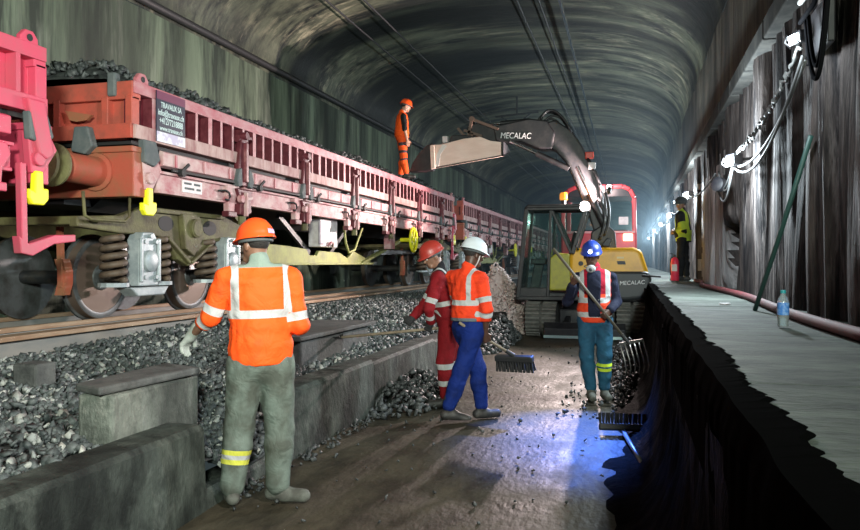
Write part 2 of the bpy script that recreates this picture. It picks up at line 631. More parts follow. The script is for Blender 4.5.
def grid_mesh(name, us, vs, fn, m, uv=None, smooth=True, kind=True, label=None):
    P = []; F = []
    for u in us:
        for v_ in vs:
            P.append(fn(u, v_))
    nv = len(vs)
    for i in range(len(us) - 1):
        for j in range(nv - 1):
            F.append((i * nv + j, i * nv + j + 1, (i + 1) * nv + j + 1, (i + 1) * nv + j))
    me = bpy.data.meshes.new(name); me.from_pydata(P, [], F); me.update()
    if uv:
        l = me.uv_layers.new(name='UVMap')
        idx = np.empty(len(me.loops), np.int32); me.loops.foreach_get('vertex_index', idx)
        uvs = np.array([uv(u, v_) for u in us for v_ in vs], np.float32)[idx]
        l.data.foreach_set('uv', uvs.ravel())
    if smooth: me.shade_smooth()
    me.materials.append(m)
    o = bpy.data.objects.new(name, me); COL.objects.link(o)
    if kind:
        structure(o, label)
    return o


def frange(a, b, s):
    n = max(1, int(round((b - a) / s)))
    return [a + (b - a) * i / n for i in range(n + 1)]


YS = frange(-5, 32, 0.22) + frange(32, 110, 1.5)[1:]
A = (XR - XL) / 2; XC = (XR + XL) / 2


def vault_pt(y, t):
    # t 0..1 around the arch from the west springing to the east one
    g = math.pi * (1 - t)
    n = 2.35
    c, s = math.cos(g), math.sin(g)
    x = XC + A * math.copysign(abs(c) ** (2 / n), c); z = ZS + (ZC - ZS) * abs(s) ** (2 / n)
    d = 0.06 * nz(y * 0.9, t * 2) + 0.03 * nz(y * 3.1, t * 5 + 9) + 0.05 * max(0, nz(y * 0.5 + 7, t * 0.6))
    f = min(1, 8 * t, 8 * (1 - t))
    return (x - d * f * c, y, z - d * f * max(s, 0.2))


grid_mesh('ceiling', YS, [i / 56 for i in range(57)], vault_pt, M_vault, uv=lambda y, t: (t * 11.5, y), label='stained concrete tunnel vault with dark soot rings')
grid_mesh('wall_west', YS, frange(0, ZS, 0.45), lambda y, z: (XL + 0.04 * nz(y * 1.3, z * 0.3), y, z), M_lwall, label='streaked concrete tunnel wall behind the train')
YR = frange(0.5, 22, 0.045) + frange(22, 45, 0.12)[1:] + frange(45, 110, 1.0)[1:]


def rwall(y, z):
    d = 0.06 * nz(y * 4.5, z * 0.35) + 0.035 * nz(y * 13, z * 0.5 + 4) + 0.03 * nz(y * 1.2, z * 0.6)
    k = (y - 0.4) % 2.6
    d -= 0.07 * (1 if k < 0.55 else 0)
    h = math.exp(-((y - 11.45 + 0.55 * (z - 1.15)) / (0.52 - 0.22 * (z - 1.15))) ** 4) * max(0, min(1, (2.1 - z) * 4.0))
    d += 0.85 * h + (0.04 * nz(y * 9, z) if 11.6 < y < 15.5 else 0)
    return (1.36 + d, y, z)


we = grid_mesh('wall_east', YR, frange(0.9, 3.85, 0.12), rwall, M_rwall, label='ribbed damp concrete wall with vertical drip ridges')
# a pale run of newer sprayed plaster past the broken-out hole
we.data.materials.append(streak_mat('pale_plaster', (0.2, 0.19, 0.185), (0.48, 0.45, 0.44), (0.66, 0.62, 0.61), along=(5, 5, 0.3), sc=1.0, bump=0.5, light_amt=0.6, spec=0.2))
for p in we.data.polygons:
    c = p.center
    if 11.75 + 0.35 * nz(c.z * 2.2) - 0.5 * (c.z - 1.15) * 0.6 < c.y < 15.8 + 0.5 * nz(c.z * 3, 5) and c.z < 3.1 + 0.5 * nz(c.y * 2.5): p.material_index = 1
grid_mesh('wall_east_upper', YS, frange(3.8, ZS, 0.3), lambda y, z: (XR + 0.035 * nz(y * 3, z * 0.4), y, z), M_uwall, label='upper concrete wall above the ledge')
mb = MB()
y = -1.0
while y < 70:
    mb.box((1.22, y + 0.02, 3.70 + 0.015 * nz(y)), (1.6, y + 1.22, 3.90))
    y += 1.25
structure(mb.build('trim_1', mat('sooty_ledge', (0.05, 0.05, 0.048), 0.9, col2=(0.085, 0.082, 0.075), amt=0.4, scale=4, spec=0.08), bevel=0.015), 'concrete ledge of short blocks along the wall')

# trench floor, trench wall under the platform, platform slabs
grid_mesh('floor', frange(-3, 18, 0.14) + frange(18, 110, 2)[1:], frange(-2.75, 0.42, 0.12),
          lambda y, x: (x, y, 0.02 * nz(x * 1.1, y * 0.8) + 0.012 * nz(x * 4, y * 3) - 0.012), M_floor, label='wet muddy trench floor')


def tw(y, t):
    prof = [(-0.22, -0.03), (-0.05, 0.0), (0.07, 0.05), (0.15, 0.14), (0.21, 0.28), (0.25, 0.45), (0.28, 0.65), (0.30, 0.85), (0.31, 1.03)]
    i = min(int(t * 8), 7); f = t * 8 - i
    x = prof[i][0] * (1 - f) + prof[i + 1][0] * f; z = prof[i][1] * (1 - f) + prof[i + 1][1] * f
    d = 0.05 * nz(y * 2.2, z * 1.5) + 0.03 * nz(y * 7, z * 3)
    return (x - 0.04 * t + d * (0.4 + 0.6 * t), y, z + (0.03 * nz(y * 3, x * 4) if z < 0.4 else 0))


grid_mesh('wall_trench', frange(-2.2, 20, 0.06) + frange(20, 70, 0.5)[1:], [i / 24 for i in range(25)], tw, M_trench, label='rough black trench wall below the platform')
mb = MB()
y = -2.2
rs = random.Random(3)
while y < 70:
    L_ = rs.uniform(1.1, 2.2) if y < 30 else 4.0
    y1 = y + L_
    ed = [(0.33 + 0.03 * nz(yy * 3.0) - rs.uniform(0, 0.008), yy) for yy in frange(y, y1 - 0.012, 0.05 if y < 9 else 0.25)]
    z = 1.15 + 0.006 * nz(y * 2.3)
    mb.prism([(1.75, y)] + ed + [(1.75, y1 - 0.012)], z - 0.16, z, 'xy')
    # ragged formwork remains hanging from the edge
    y = y1
structure(mb.build('platform', M_plat), 'concrete walkway slabs along the east wall')
# tar coating that creeps from the trench wall over the walkway edge, with a torn outline
mb = MB(); P = []; F = []
ys_ = frange(-2.2, 14, 0.022); pk = 0
for i, yy in enumerate(ys_):
    pk = 0.75 * pk + rs.uniform(-0.008, 0.014)
    x1 = 0.355 + 0.035 * nz(yy * 1.7) + 0.018 * nz(yy * 6) + pk + (rs.uniform(0, 0.02))
    P += [(0.245, yy, 0.80), (0.25 + 0.02 * nz(yy * 3.0) + 0.01 * nz(yy * 9), yy, 1.08), (0.275 + 0.02 * nz(yy * 3.0), yy, 1.158), (min(x1, 0.44) - 0.02, yy, 1.166), (min(x1, 0.44), yy, 1.157)]
for i in range(len(ys_) - 1):
    for j in range(4): F.append((i * 5 + j, i * 5 + j + 1, i * 5 + 6 + j, i * 5 + 5 + j))
mb.add(P, F)
structure(mb.build('trim_2', mat('tar_black', (0.003, 0.003, 0.003), 0.9, spec=0.05)), 'ragged black concrete edge below the walkway')

# kerb wall of the trackbed
mb = MB()


def kerb_seg(y0, y1, zt):
    n = max(2, int((y1 - y0) / 0.3))
    P = []; F = []
    for i in range(n + 1):
        yy = y0 + (y1 - y0) * i / n
        a = 0.02 * nz(yy * 2.2, 3)
        P += [(-2.58 + a, yy, -0.05), (-2.60 + a, yy, zt - 0.03 + a * 0.5), (-2.63 + a, yy, zt + a * 0.5), (-2.86, yy, zt + a * 0.5), (-2.88, yy, -0.05)]
    for i in range(n):
        for j in range(4):
            F.append((i * 5 + j, i * 5 + j + 1, i * 5 + 5 + j + 1, i * 5 + 5 + j))
    F += [(0, 1, 2, 3, 4), tuple(n * 5 + j for j in (4, 3, 2, 1, 0))]
    mb.add(P, F)


kerb_seg(0.6, 2.55, 0.535); kerb_seg(2.56, 4.12, 0.525); kerb_seg(4.12, 5.34, 0.10); kerb_seg(5.34, 7.3, 0.53); kerb_seg(7.31, 9.8, 0.505); kerb_seg(9.81, 17, 0.48); kerb_seg(17.0, 60, 0.48)
structure(mb.build('kerb', M_kerb), 'low concrete retaining wall of the trackbed')


def zb(x, y):
    """ballast surface"""
    t = (x + 2.85) / -2.35
    t = max(0, min(1, t))
    top = 0.70 + (0.10 if y > 8 else 0.10 * max(0, (y - 5) / 3))
    z = 0.47 + (top - 0.47) * (t ** 0.8)
    if y > 8: z += 0.10 * math.sin(min(1, t) * math.pi)
    # slump through the broken kerb
    g = math.exp(-((y - 4.75) / 0.55) ** 4) * max(0, 1 - (-2.62 - x) / 0.9)
    z = z * (1 - g) + 0.14 * g
    if x < -5.25: z = 0.70
    return z


grid_mesh('trackbed', frange(0, 40, 0.25) + frange(40, 110, 3)[1:], frange(XL, -2.62, 0.16),
          lambda y, x: (x, y, (zb(x, y) - 0.03) if x < -2.84 or 4.15 < y < 5.3 else 0.3), M_rockd, label='dark ballast bed under the track')
# a set of sharp convex stones, reused for every piece of ballast
import bmesh
VARS = []
for k in range(26):
    r_ = random.Random(900 + k); bm = bmesh.new()
    for _ in range(9):
        d = V((r_.gauss(0, 1), r_.gauss(0, 1), r_.gauss(0, 1))).normalized() * r_.uniform(0.75, 1.1)
        bm.verts.new(d)
    res = bmesh.ops.convex_hull(bm, input=bm.verts)
    bmesh.ops.delete(bm, geom=[v for v in bm.verts if not v.link_faces], context='VERTS')
    bm.verts.index_update()
    VARS.append((np.array([v.co[:] for v in bm.verts]), np.array([[v.index for v in f.verts] for f in bm.faces])))
    bm.free()


def stones(name, pts, sizes, m, seed, loc=(0, 0, 0), m2=None):
    rs_ = np.random.RandomState(seed)
    n = len(pts); pts = np.array(pts); sizes = np.array(sizes)
    q = rs_.normal(size=(n, 4)); q /= np.linalg.norm(q, axis=1)[:, None]
    w_, x, y_, z = q.T
    Rm = np.stack([1 - 2 * (y_ * y_ + z * z), 2 * (x * y_ - z * w_), 2 * (x * z + y_ * w_), 2 * (x * y_ + z * w_), 1 - 2 * (x * x + z * z), 2 * (y_ * z - x * w_), 2 * (x * z - y_ * w_), 2 * (y_ * z + x * w_), 1 - 2 * (x * x + y_ * y_)], 1).reshape(n, 3, 3)
    sc = rs_.uniform(0.6, 1.35, (n, 3))
    vi = rs_.randint(0, len(VARS), n); pale = rs_.rand(n) < 0.13
    Ps = []; Fs = []; Ms = []; o_ = 0
    for k, (bv, bf) in enumerate(VARS):
        ids = np.nonzero(vi == k)[0]
        if not len(ids): continue
        P = np.einsum('nij,nkj->nki', Rm[ids], bv[None] * sc[ids][:, None, :]) * sizes[ids][:, None, None] * 0.5 + pts[ids][:, None, :] - np.array(loc)
        F = bf[None] + (o_ + np.arange(len(ids)) * len(bv))[:, None, None]
        Ps.append(P.reshape(-1, 3)); Fs.append(F.reshape(-1, 3)); Ms.append(np.repeat(pale[ids].astype(np.int32), len(bf))); o_ += len(ids) * len(bv)
    P = np.concatenate(Ps); F = np.concatenate(Fs)
    me = bpy.data.meshes.new(name)
    me.vertices.add(len(P)); me.vertices.foreach_set('co', P.astype(np.float32).ravel())
    me.loops.add(F.size); me.loops.foreach_set('vertex_index', F.astype(np.int32).ravel())
    me.polygons.add(len(F)); me.polygons.foreach_set('loop_start', np.arange(0, F.size, 3, dtype=np.int32))
    me.update(calc_edges=True)
    me.materials.append(m)
    o = bpy.data.objects.new(name, me); COL.objects.link(o); o.location = loc
    if m2:
        me.materials.append(m2); me.polygons.foreach_set('material_index', np.concatenate(Ms))
    return o


def scatter(n, x0, x1, y0, y1, zf, s0, s1, seed):
    r = random.Random(seed); P = []; S = []
    for _ in range(n):
        x = r.uniform(x0, x1); y_ = r.uniform(y0, y1); s = r.uniform(s0, s1)
        P.append((x, y_, zf(x, y_) + s * r.uniform(-0.1, 0.35))); S.append(s)
    return P, S


M_rockp = mat('pale_stone', (0.26, 0.28, 0.27), 0.7, col2=(0.42, 0.42, 0.38), amt=0.4, scale=14, bump=0.3, bscale=40)
P1, S1 = scatter(9500, -5.17, -2.87, 1.8, 8.0, zb, 0.035, 0.088, 1)
P2, S2 = scatter(7500, -5.17, -2.87, 8.0, 18.0, zb, 0.045, 0.095, 2)
P3, S3 = scatter(520, -3.3, -2.62, 4.2, 5.28, zb, 0.05, 0.10, 3)
o = stones('ballast_gravel', P1 + P2 + P3, S1 + S2 + S3, M_rock, 5, m2=M_rockp)
tag(o, 'grey crushed stone ballast heaped between kerb wall and track', 'gravel', kind='stuff')
P, S = scatter(1500, -7.9, -5.65, 4, 22, lambda x, y: 0.70, 0.05, 0.10, 4)
o = stones('track_gravel', P, S, M_rockd, 6); tag(o, 'dark crushed stone under the wagons', 'gravel', kind='stuff')


def heap(n, cx, cy, rx, ry, h, s0, s1, seed, base=0.0, pw=1.0):
    r = random.Random(seed); P = []; S = []
    for _ in range(n):
        a = r.uniform(0, 2 * math.pi); q = r.random() ** 0.5
        s = r.uniform(s0, s1)
        z = base + h * max(0, 1 - q ** (1.3 * pw)) * (0.85 + 0.3 * nz(cx + q * math.cos(a) * 3, cy + q * math.sin(a) * 3))
        P.append((cx + rx * q * math.cos(a), cy + ry * q * math.sin(a), z + s * 0.1)); S.append(s)
        if r.random() < 0.4:
            P.append((cx + rx * q * math.cos(a), cy + ry * q * math.sin(a), base + (z - base) * r.random())); S.append(s * 1.3)
    return P, S


P, S = heap(2200, -3.0, 16.9, 0.95, 1.7, 1.55, 0.06, 0.12, 11, 0.0, 1.1)
o = stones('gravel_heap', P, S, M_rockl, 12); tag(o, 'pale pinkish gravel heap between the train and the excavator cab', 'gravel', kind='stuff')
g = grid_mesh('heap_core', [i / 10 for i in range(11)], [2 * math.pi * i / 24 for i in range(25)], lambda q, a: (-3.0 + 0.92 * q * math.cos(a), 16.9 + 1.6 * q * math.sin(a), max(0, 1.50 * (1 - q ** 1.43)) * (0.85 + 0.3 * nz(-3.0 + q * math.cos(a) * 3, 16.9 + q * math.sin(a) * 3)) - 0.03), M_rockl, kind=False)
g.name = 'fines'; g.parent = o
P, S = heap(420, -2.38, 8.0, 0.42, 1.0, 0.36, 0.04, 0.10, 13)
o = stones('spoil_heap', P, S, M_rockd, 14); tag(o, 'small dark heap of spilled stone against the kerb wall', 'gravel', kind='stuff')
M_rockb = mat('wet_black_rubble', (0.010, 0.010, 0.010), 0.5, col2=(0.03, 0.028, 0.027), amt=0.4, scale=9)
P, S = heap(520, -2.42, 13.9, 0.30, 1.7, 0.62, 0.05, 0.12, 23)
o = stones('spoil_heap', P, S, M_rockd, 24); tag(o, 'dark stone heap in shade by the excavator track and the kerb', 'gravel', kind='stuff')
P, S = heap(800, -0.10, 11.6, 0.27, 3.4, 0.36, 0.03, 0.08, 15)
o = stones('rubble', P, S, M_rockb, 16); tag(o, 'dark wet rubble along the foot of the trench wall', 'rubble', kind='stuff')
P, S = scatter(170, -2.55, -0.1, 3.2, 14, lambda x, y: 0.0, 0.02, 0.05, 17)
Pk, Sk = scatter(260, -2.58, -2.42, 4.3, 10, lambda x, y: 0.0, 0.02, 0.06, 18)
Pf, Sf = scatter(110, -0.75, 0.1, 7.4, 9.6, lambda x, y: 0.0, 0.02, 0.06, 19)
o = stones('loose_stones', P + Pk + Pf, S + Sk + Sf, M_rockd, 20); tag(o, 'loose pebbles scattered over the muddy floor', 'pebbles', kind='stuff')

# rails, sleepers, side channel beam
M_rail = mat('rusty_rail', (0.23, 0.135, 0.075), 0.55, 0.2, col2=(0.33, 0.24, 0.16), amt=0.5, scale=10, stretch=(1, 0.2, 1))
M_railtop = mat('worn_rail_head', (0.35, 0.34, 0.33), 0.3, 0.9)
M_web = mat('grey_rail_web', (0.15, 0.16, 0.155), 0.65, 0.1, col2=(0.22, 0.21, 0.19), amt=0.5, scale=6, stretch=(1, 0.3, 1))
M_tim = mat('dark_timber', (0.035, 0.03, 0.027), 0.8, col2=(0.07, 0.06, 0.05), amt=0.5, scale=12, stretch=(0.4, 4, 4), bump=0.4)


def rail(x, label):
    r_ = thing('rail', (x, 0, 0.75), label, 'rail')
    mb = MB(); mb.prism([(x - 0.033, 0.905), (x + 0.033, 0.905), (x + 0.035, 0.94), (x + 0.028, 0.95), (x - 0.028, 0.95), (x - 0.035, 0.94)], -2, 70, 'xz'); mb.build('rail_head', M_rail, r_)
    mb = MB(); mb.prism([(x - 0.055, 0.75), (x + 0.055, 0.75), (x + 0.055, 0.765), (x + 0.012, 0.785), (x + 0.010, 0.905), (x - 0.010, 0.905), (x - 0.012, 0.785), (x - 0.055, 0.765)], -2, 70, 'xz'); mb.build('rail_web', M_web, r_)
    return r_


rail(-5.5, 'rusty running rail on the kerb side of the track')
rail(-6.55, 'running rail on the far side under the wagons')
b = thing('channel_beam', (-5.3, 0, 0.62), 'long rust-topped steel channel laid beside the near running rail', 'steel beam')
mb = MB(); mb.box((-5.40, -2, 0.855), (-5.22, 70, 0.90)); mb.build('top_flange', M_rail, b, bevel=0.006)
mb = MB(); mb.box((-5.40, -2, 0.64), (-5.29, 70, 0.853)); mb.build('web', M_web, b)
mb = MB(); mb.box((-5.40, -2, 0.62), (-5.20, 70, 0.637)); mb.build('bottom_flange', M_rail, b)
sl = None
for i in range(36):
    yy = 3.2 + i * 0.65
    if sl is None:
        sl = MB().box((-7.1, yy - 0.12, 0.60), (-5.41, yy + 0.12, 0.745)).build('sleeper', M_tim, loc=(-6.1, yy, 0.6), bevel=0.01)
        tag(sl, 'dark timber sleeper under the rails', 'sleeper', 'sleepers under the train')
    else:
        c = sl.copy(); COL.objects.link(c); c.location.y = yy

# concrete blocks standing in the ballast
M_blk = streak_mat('block_concrete', (0.05, 0.058, 0.05), (0.17, 0.19, 0.165), (0.33, 0.34, 0.30), along=(2, 2, 1.2), sc=2.0, bump=0.5, rough=0.8, light_amt=0.5)
M_slab = mat('dark_slab', (0.045, 0.048, 0.047), 0.8, col2=(0.09, 0.095, 0.09), amt=0.5, scale=6, bump=0.4)
b = thing('concrete_pit', (-3.2, 4.0, 0.45), 'square concrete pit with a dark loose slab lid beside the kerb break', 'concrete block')
MB().box((-3.12, 3.62, 0.2), (-2.88, 4.5, 0.78)).build('pit_wall', M_blk, b, bevel=0.02)
MB().prism([(-3.17, 3.66), (-2.92, 3.56), (-2.84, 4.46), (-3.2, 4.58)], 0.785, 0.835, 'xy').build('lid', M_slab, b, bevel=0.015)
b = thing('concrete_pit', (-3.5, 7.5, 0.45), 'dark concrete pit with flat slab, half buried in the higher ballast', 'concrete block')
MB().box((-3.75, 6.6, 0.2), (-3.1, 8.5, 0.78)).build('pit_wall', M_slab, b, bevel=0.02)
MB().prism([(-3.85, 6.5), (-3.06, 6.5), (-3.04, 8.62), (-3.8, 8.6)], 0.785, 0.83, 'xy').build('lid', M_slab, b, bevel=0.012)
o = MB().box((-4.42, 4.46, 0.5), (-4.2, 4.66, 0.80)).build('concrete_stub', M_slab, loc=(-4.3, 4.4, 0.5), bevel=0.02)
tag(o, 'small dark concrete stub poking out below the channel beam', 'concrete block')

# thin dust haze hanging in the far half of the tunnel
hz = bpy.data.materials.new('tunnel_haze'); hz.use_nodes = True
for n in list(hz.node_tree.nodes):
    if n.type != 'OUTPUT_MATERIAL': hz.node_tree.nodes.remove(n)
vs = hz.node_tree.nodes.new('ShaderNodeVolumeScatter'); vs.inputs['Density'].default_value = 0.0075; vs.inputs['Anisotropy'].default_value = 0.3; vs.inputs['Color'].default_value = (0.60, 0.82, 1.0, 1)
hz.node_tree.links.new(vs.outputs[0], [n for n in hz.node_tree.nodes if n.type == 'OUTPUT_MATERIAL'][0].inputs['Volume'])
o = MB().box((-7.9, 17.6, 0.05), (1.45, 95, 7.6)).build('haze', hz); tag(o, 'thin bluish dust haze filling the far half of the tunnel', 'haze', kind='stuff')

# ================================================================== TRAIN
M_pink = mat('dusty_pink_paint', (0.36, 0.075, 0.098), 0.55, col2=(0.44, 0.25, 0.26), amt=0.45, scale=3.2, stretch=(1, 0.9, 1.6), sharp=0.35, bump=0.15, bscale=25)
M_pale = mat('dust_covered_pink', (0.50, 0.35, 0.34), 0.65, col2=(0.34, 0.085, 0.105), amt=0.42, scale=4.0, stretch=(1, 1, 1.4), sharp=0.3, bump=0.15)
M_mar = mat('maroon_panel', (0.085, 0.007, 0.016), 0.5, col2=(0.15, 0.02, 0.03), amt=0.35, scale=3)
M_marl = mat('maroon_latch_paint', (0.075, 0.008, 0.014), 0.55, col2=(0.15, 0.03, 0.04), amt=0.32, scale=9, sharp=0.3)
M_brick = mat('brick_orange_paint', (0.42, 0.075, 0.05), 0.5, col2=(0.24, 0.065, 0.045), amt=0.45, scale=3.5, bump=0.1)
M_brown = mat('rust_brown_paint', (0.36, 0.075, 0.045), 0.55, col2=(0.22, 0.11, 0.055), amt=0.45, scale=3.0, bump=0.1)
M_dust = mat('stained_dusty_rail', (0.44, 0.30, 0.28), 0.7, col2=(0.24, 0.09, 0.09), amt=0.42, scale=4.0, stretch=(1, 2.0, 0.6), sharp=0.3, bump=0.15)
M_rib_lit = mat('lit_dusty_rib', (0.50, 0.28, 0.29), 0.6, col2=(0.38, 0.10, 0.12), amt=0.4, scale=5)
M_marr = mat('worn_maroon_edge', (0.15, 0.03, 0.04), 0.5, col2=(0.34, 0.16, 0.16), amt=0.4, scale=8)
M_hot = mat('vivid_pink_paint', (0.52, 0.055, 0.105), 0.45, col2=(0.42, 0.08, 0.11), amt=0.4, scale=3)
M_olive = mat('dusty_olive_frame', (0.075, 0.062, 0.028), 0.7, col2=(0.125, 0.12, 0.045), amt=0.45, scale=4, bump=0.3)
M_green = mat('mossy_green_beam', (0.27, 0.29, 0.09), 0.7, col2=(0.19, 0.19, 0.08), amt=0.45, scale=4, bump=0.2)
M_yel = mat('yellow_hook_paint', (0.82, 0.78, 0.02), 0.45)
M_grey = mat('grey_axle_paint', (0.26, 0.30, 0.32), 0.42, 0.2, col2=(0.42, 0.46, 0.47), amt=0.4, scale=9, sharp=0.3)
M_wheel = mat('wheel_steel', (0.12, 0.13, 0.135), 0.36, 0.4, col2=(0.06, 0.058, 0.055), amt=0.4, scale=5)
M_tread = mat('wheel_tread', (0.17, 0.125, 0.10), 0.4, 0.5)
M_spring = mat('rusty_spring', (0.065, 0.046, 0.032), 0.65, col2=(0.11, 0.075, 0.05), amt=0.5, scale=12)
M_rub = mat('grey_rubber', (0.07, 0.085, 0.09), 0.75, col2=(0.11, 0.12, 0.12), amt=0.4, scale=8)
M_blk = mat('black_void_steel', (0.012, 0.012, 0.013), 0.7)
M_white = mat('white_enamel', (0.62, 0.58, 0.58), 0.5, col2=(0.45, 0.40, 0.41), amt=0.4, scale=6)
M_lilac = mat('lilac_panel', (0.33, 0.27, 0.33), 0.55, col2=(0.45, 0.40, 0.44), amt=0.4, scale=9)

WY0, WL = 6.30, 13.7
WY1 = WY0 + WL
XS, XF, XM = -4.75, -7.31, -6.03
BR = [8.35, 10.2, 12.25, 14.3, 16.35, 18.4]


def make_wagon():
    r = empty('ballast_wagon', (XM, WY0, 0.95))
    # --- box sides
    mb = MB()
    mb.box((XS, WY0, 3.23), (XS - 0.14, WY1, 3.35)); mb.build('top_rail', M_pink, r, bevel=0.008)
    mb = MB(); mb.box((XS + 0.01, WY0, 2.78), (XS - 0.14, WY1, 2.92)); mb.build('bottom_rail', M_dust, r, bevel=0.008)
    MB().box((XS - 0.115, WY0 + 0.02, 2.92), (XS - 0.14, WY1 - 0.02, 3.23)).build('side_panel', M_mar, r)
    mb = MB(); y = WY0 + 0.28; k = 0
    while y < WY1 - 0.1:
        wd = 0.045 if k % 4 else 0.08
        mb.box((XS - 0.005, y, 2.915), (XS - 0.11, y + wd, 3.235)); y += 0.262; k += 1
    mb.build('side_ribs', M_marl, r)
    mb = MB(); mb.box((XF, WY0, 2.78), (XF + 0.12, WY1, 3.35)); mb.build('far_side', M_mar, r)
    MB().box((XF + 0.1, WY0 + 0.1, 2.74), (XS - 0.12, WY1 - 0.1, 2.80)).build('floor_plate', M_blk, r)
    # --- ends
    for (ye, s) in ((WY0, 1), (WY1, -1)):
        e = MB()
        e.box((XS - 0.02, ye - 0.012 * s, 3.17), (XF, ye + 0.12 * s, 3.35)); e.box((XS - 0.02, ye - 0.03 * s, 2.78), (XF, ye + 0.12 * s, 2.93))
        e.box((XS - 0.10, ye + 0.06 * s, 2.9), (XF, ye + 0.10 * s, 3.2))
        for xx in (XS - 0.06, XS - 0.34, XS - 0.92, XM, XF + 0.92, XF + 0.3):
            e.box((xx - 0.04, ye - 0.02 * s, 2.9), (xx + 0.04, ye + 0.1 * s, 3.2))
        en = e.build('end_wall', M_brick, r, bevel=0.008)
        m2 = MB()
        for xx in (XS - 0.62, XM - 0.3):
            m2.prism([(xx - 0.16, 3.08), (xx + 0.16, 3.02), (xx + 0.10, 2.97), (xx - 0.02, 2.96), (xx - 0.10, 2.98)], ye - 0.06 * s, ye - 0.02 * s, 'xz')
        m2.build('rope_hook', M_brown, en)
        h = MB()
        h.box((XS, ye - 0.02 * s, 2.20), (XF, ye + 0.16 * s, 2.66)); h.box((XS + 0.01, ye - 0.05 * s, 2.64), (XF, ye + 0.18 * s, 2.70))
        hd = h.build('headstock', M_brown, r, bevel=0.01)
        for xb in (XM + 0.86, XM - 0.86):
            bl_ = 0.58 if s > 0 else 0.34
            b_ = MB().lathe((xb, ye - 0.02 * s, 2.45), (0, -s, 0), [(0, 0.19), (0.03, 0.19), (0.04, 0.15), (bl_ * 0.8, 0.14), (bl_ * 0.82, 0.11), (bl_, 0.10)], 20).build('buffer', M_brown, r, smooth=40)
            MB().lathe((xb, ye - bl_ * s, 2.45), (0, -s, 0), [(0, 0.10), (0.015, 0.20), (0.045, 0.205), (0.06, 0.17), (0.065, 0.05)], 24).build('buffer_head', M_olive, b_, smooth=40)
        # lifting eye at the corners of the rim
        for xx in (XS - 0.05, XF + 0.08):
            le = MB()
            y0 = ye + 0.16 * s
            le.prism([(y0 - 0.10, 3.30), (y0 + 0.10, 3.30), (y0 + 0.09, 3.40), (y0 + 0.04, 3.455), (y0 - 0.04, 3.455), (y0 - 0.09, 3.40)], xx - 0.025, xx + 0.025, 'yz')
            le_ = le.build('lifting_eye', M_pink, r, bevel=0.008)
            MB().cyl((xx - 0.03, y0, 3.395), (xx + 0.03, y0, 3.395), 0.03, 14).build('eye_hole', M_blk, le_)
        MB().box((XS - 0.30, ye - 0.04 * s, 3.20), (XS - 0.20, ye + 0.05 * s, 3.44)).build('corner_post', M_rub if s > 0 else M_pink, r, bevel=0.02)
        # yellow lashing hook
        yk = ye + (0.20 if s > 0 else -0.12) * 1.0
        hk = MB().prism([(yk - 0.04, 2.30), (yk + 0.04, 2.30), (yk + 0.045, 2.16), (yk + 0.10, 2.16), (yk + 0.10, 2.07), (yk + 0.05, 2.02), (yk - 0.07, 2.02), (yk - 0.11, 2.07), (yk - 0.11, 2.15), (yk - 0.05, 2.13)], XS - 0.02, XS + 0.04, 'yz').build('lashing_hook', M_yel, r, bevel=0.012)
        MB().cyl((XS - 0.04, yk, 2.40), (XS + 0.05, yk, 2.40), 0.06, 14).build('hook_pin', M_pale, hk, bevel=0.01)
        # bracket above the hook with rubber pad
        q = MB(); q.prism([(yk - 0.10, 2.62), (yk + 0.14, 2.62), (yk + 0.22, 2.50), (yk + 0.06, 2.28), (yk - 0.06, 2.28)], XS - 0.06, XS + 0.015, 'yz')
        q.build('corner_gusset', M_pale if s > 0 else M_hot, r, bevel=0.01)
        q = MB(); q.prism([(yk - 0.12, 2.78), (yk + 0.08, 2.78), (yk + 0.15, 2.60), (yk + 0.06, 2.52), (yk - 0.10, 2.55)], XS - 0.03, XS + 0.05, 'yz')
        q.build('rubber_buffer', M_rub, r, bevel=0.015)
    # tapered drop bracket and step at the rear end
    q = MB(); q.prism([(WY1 - 0.26, 2.88), (WY1 - 0.08, 2.88), (WY1 + 0.02, 2.45), (WY1 - 0.06, 2.40), (WY1 - 0.14, 2.44)], XS - 0.02, XS + 0.06, 'yz')
    q.build('drop_bracket', M_hot, r, bevel=0.015)
    q = MB(); q.bar((XS, WY1 - 0.28, 2.35), (XS, WY1 - 0.26, 1.66), 0.06, 0.06); q.prism([(WY1 - 0.32, 1.76), (WY1 - 0.22, 1.70), (WY1 + 0.06, 1.78), (WY1 + 0.30, 1.79), (WY1 + 0.30, 1.73), (WY1 + 0.05, 1.70), (WY1 - 0.18, 1.60), (WY1 - 0.30, 1.62)], XS - 0.05, XS + 0.03, 'yz')
    q.build('foot_step', M_hot, r, bevel=0.008)
    q = MB(); q.tube([(XS - 0.1, WY0 + 0.4 - 1.0, 2.2), (XS - 0.1, WY0 - 0.58, 1.98), (XS - 0.1, WY0 - 0.5, 1.95), (XS - 0.1, WY0 - 0.02, 1.95), (XS - 0.1, WY0 + 0.05, 2.0), (XS - 0.1, WY0 + 0.05, 2.22)], 0.016)
    q.build('coupling_handrail', M_olive, r, smooth=True)
    MB().prism([(XS - 0.62, 2.90), (XS - 0.46, 2.90), (XS - 0.40, 2.70), (XS - 0.50, 2.62), (XS - 0.66, 2.66)], WY0 - 0.12, WY0 - 0.03, 'xz').build('rubber_buffer', M_rub, r, bevel=0.015)
    # --- side channels below the box, bay by bay
    edges = [WY0 + 0.32] + BR + [WY1 - 0.3]
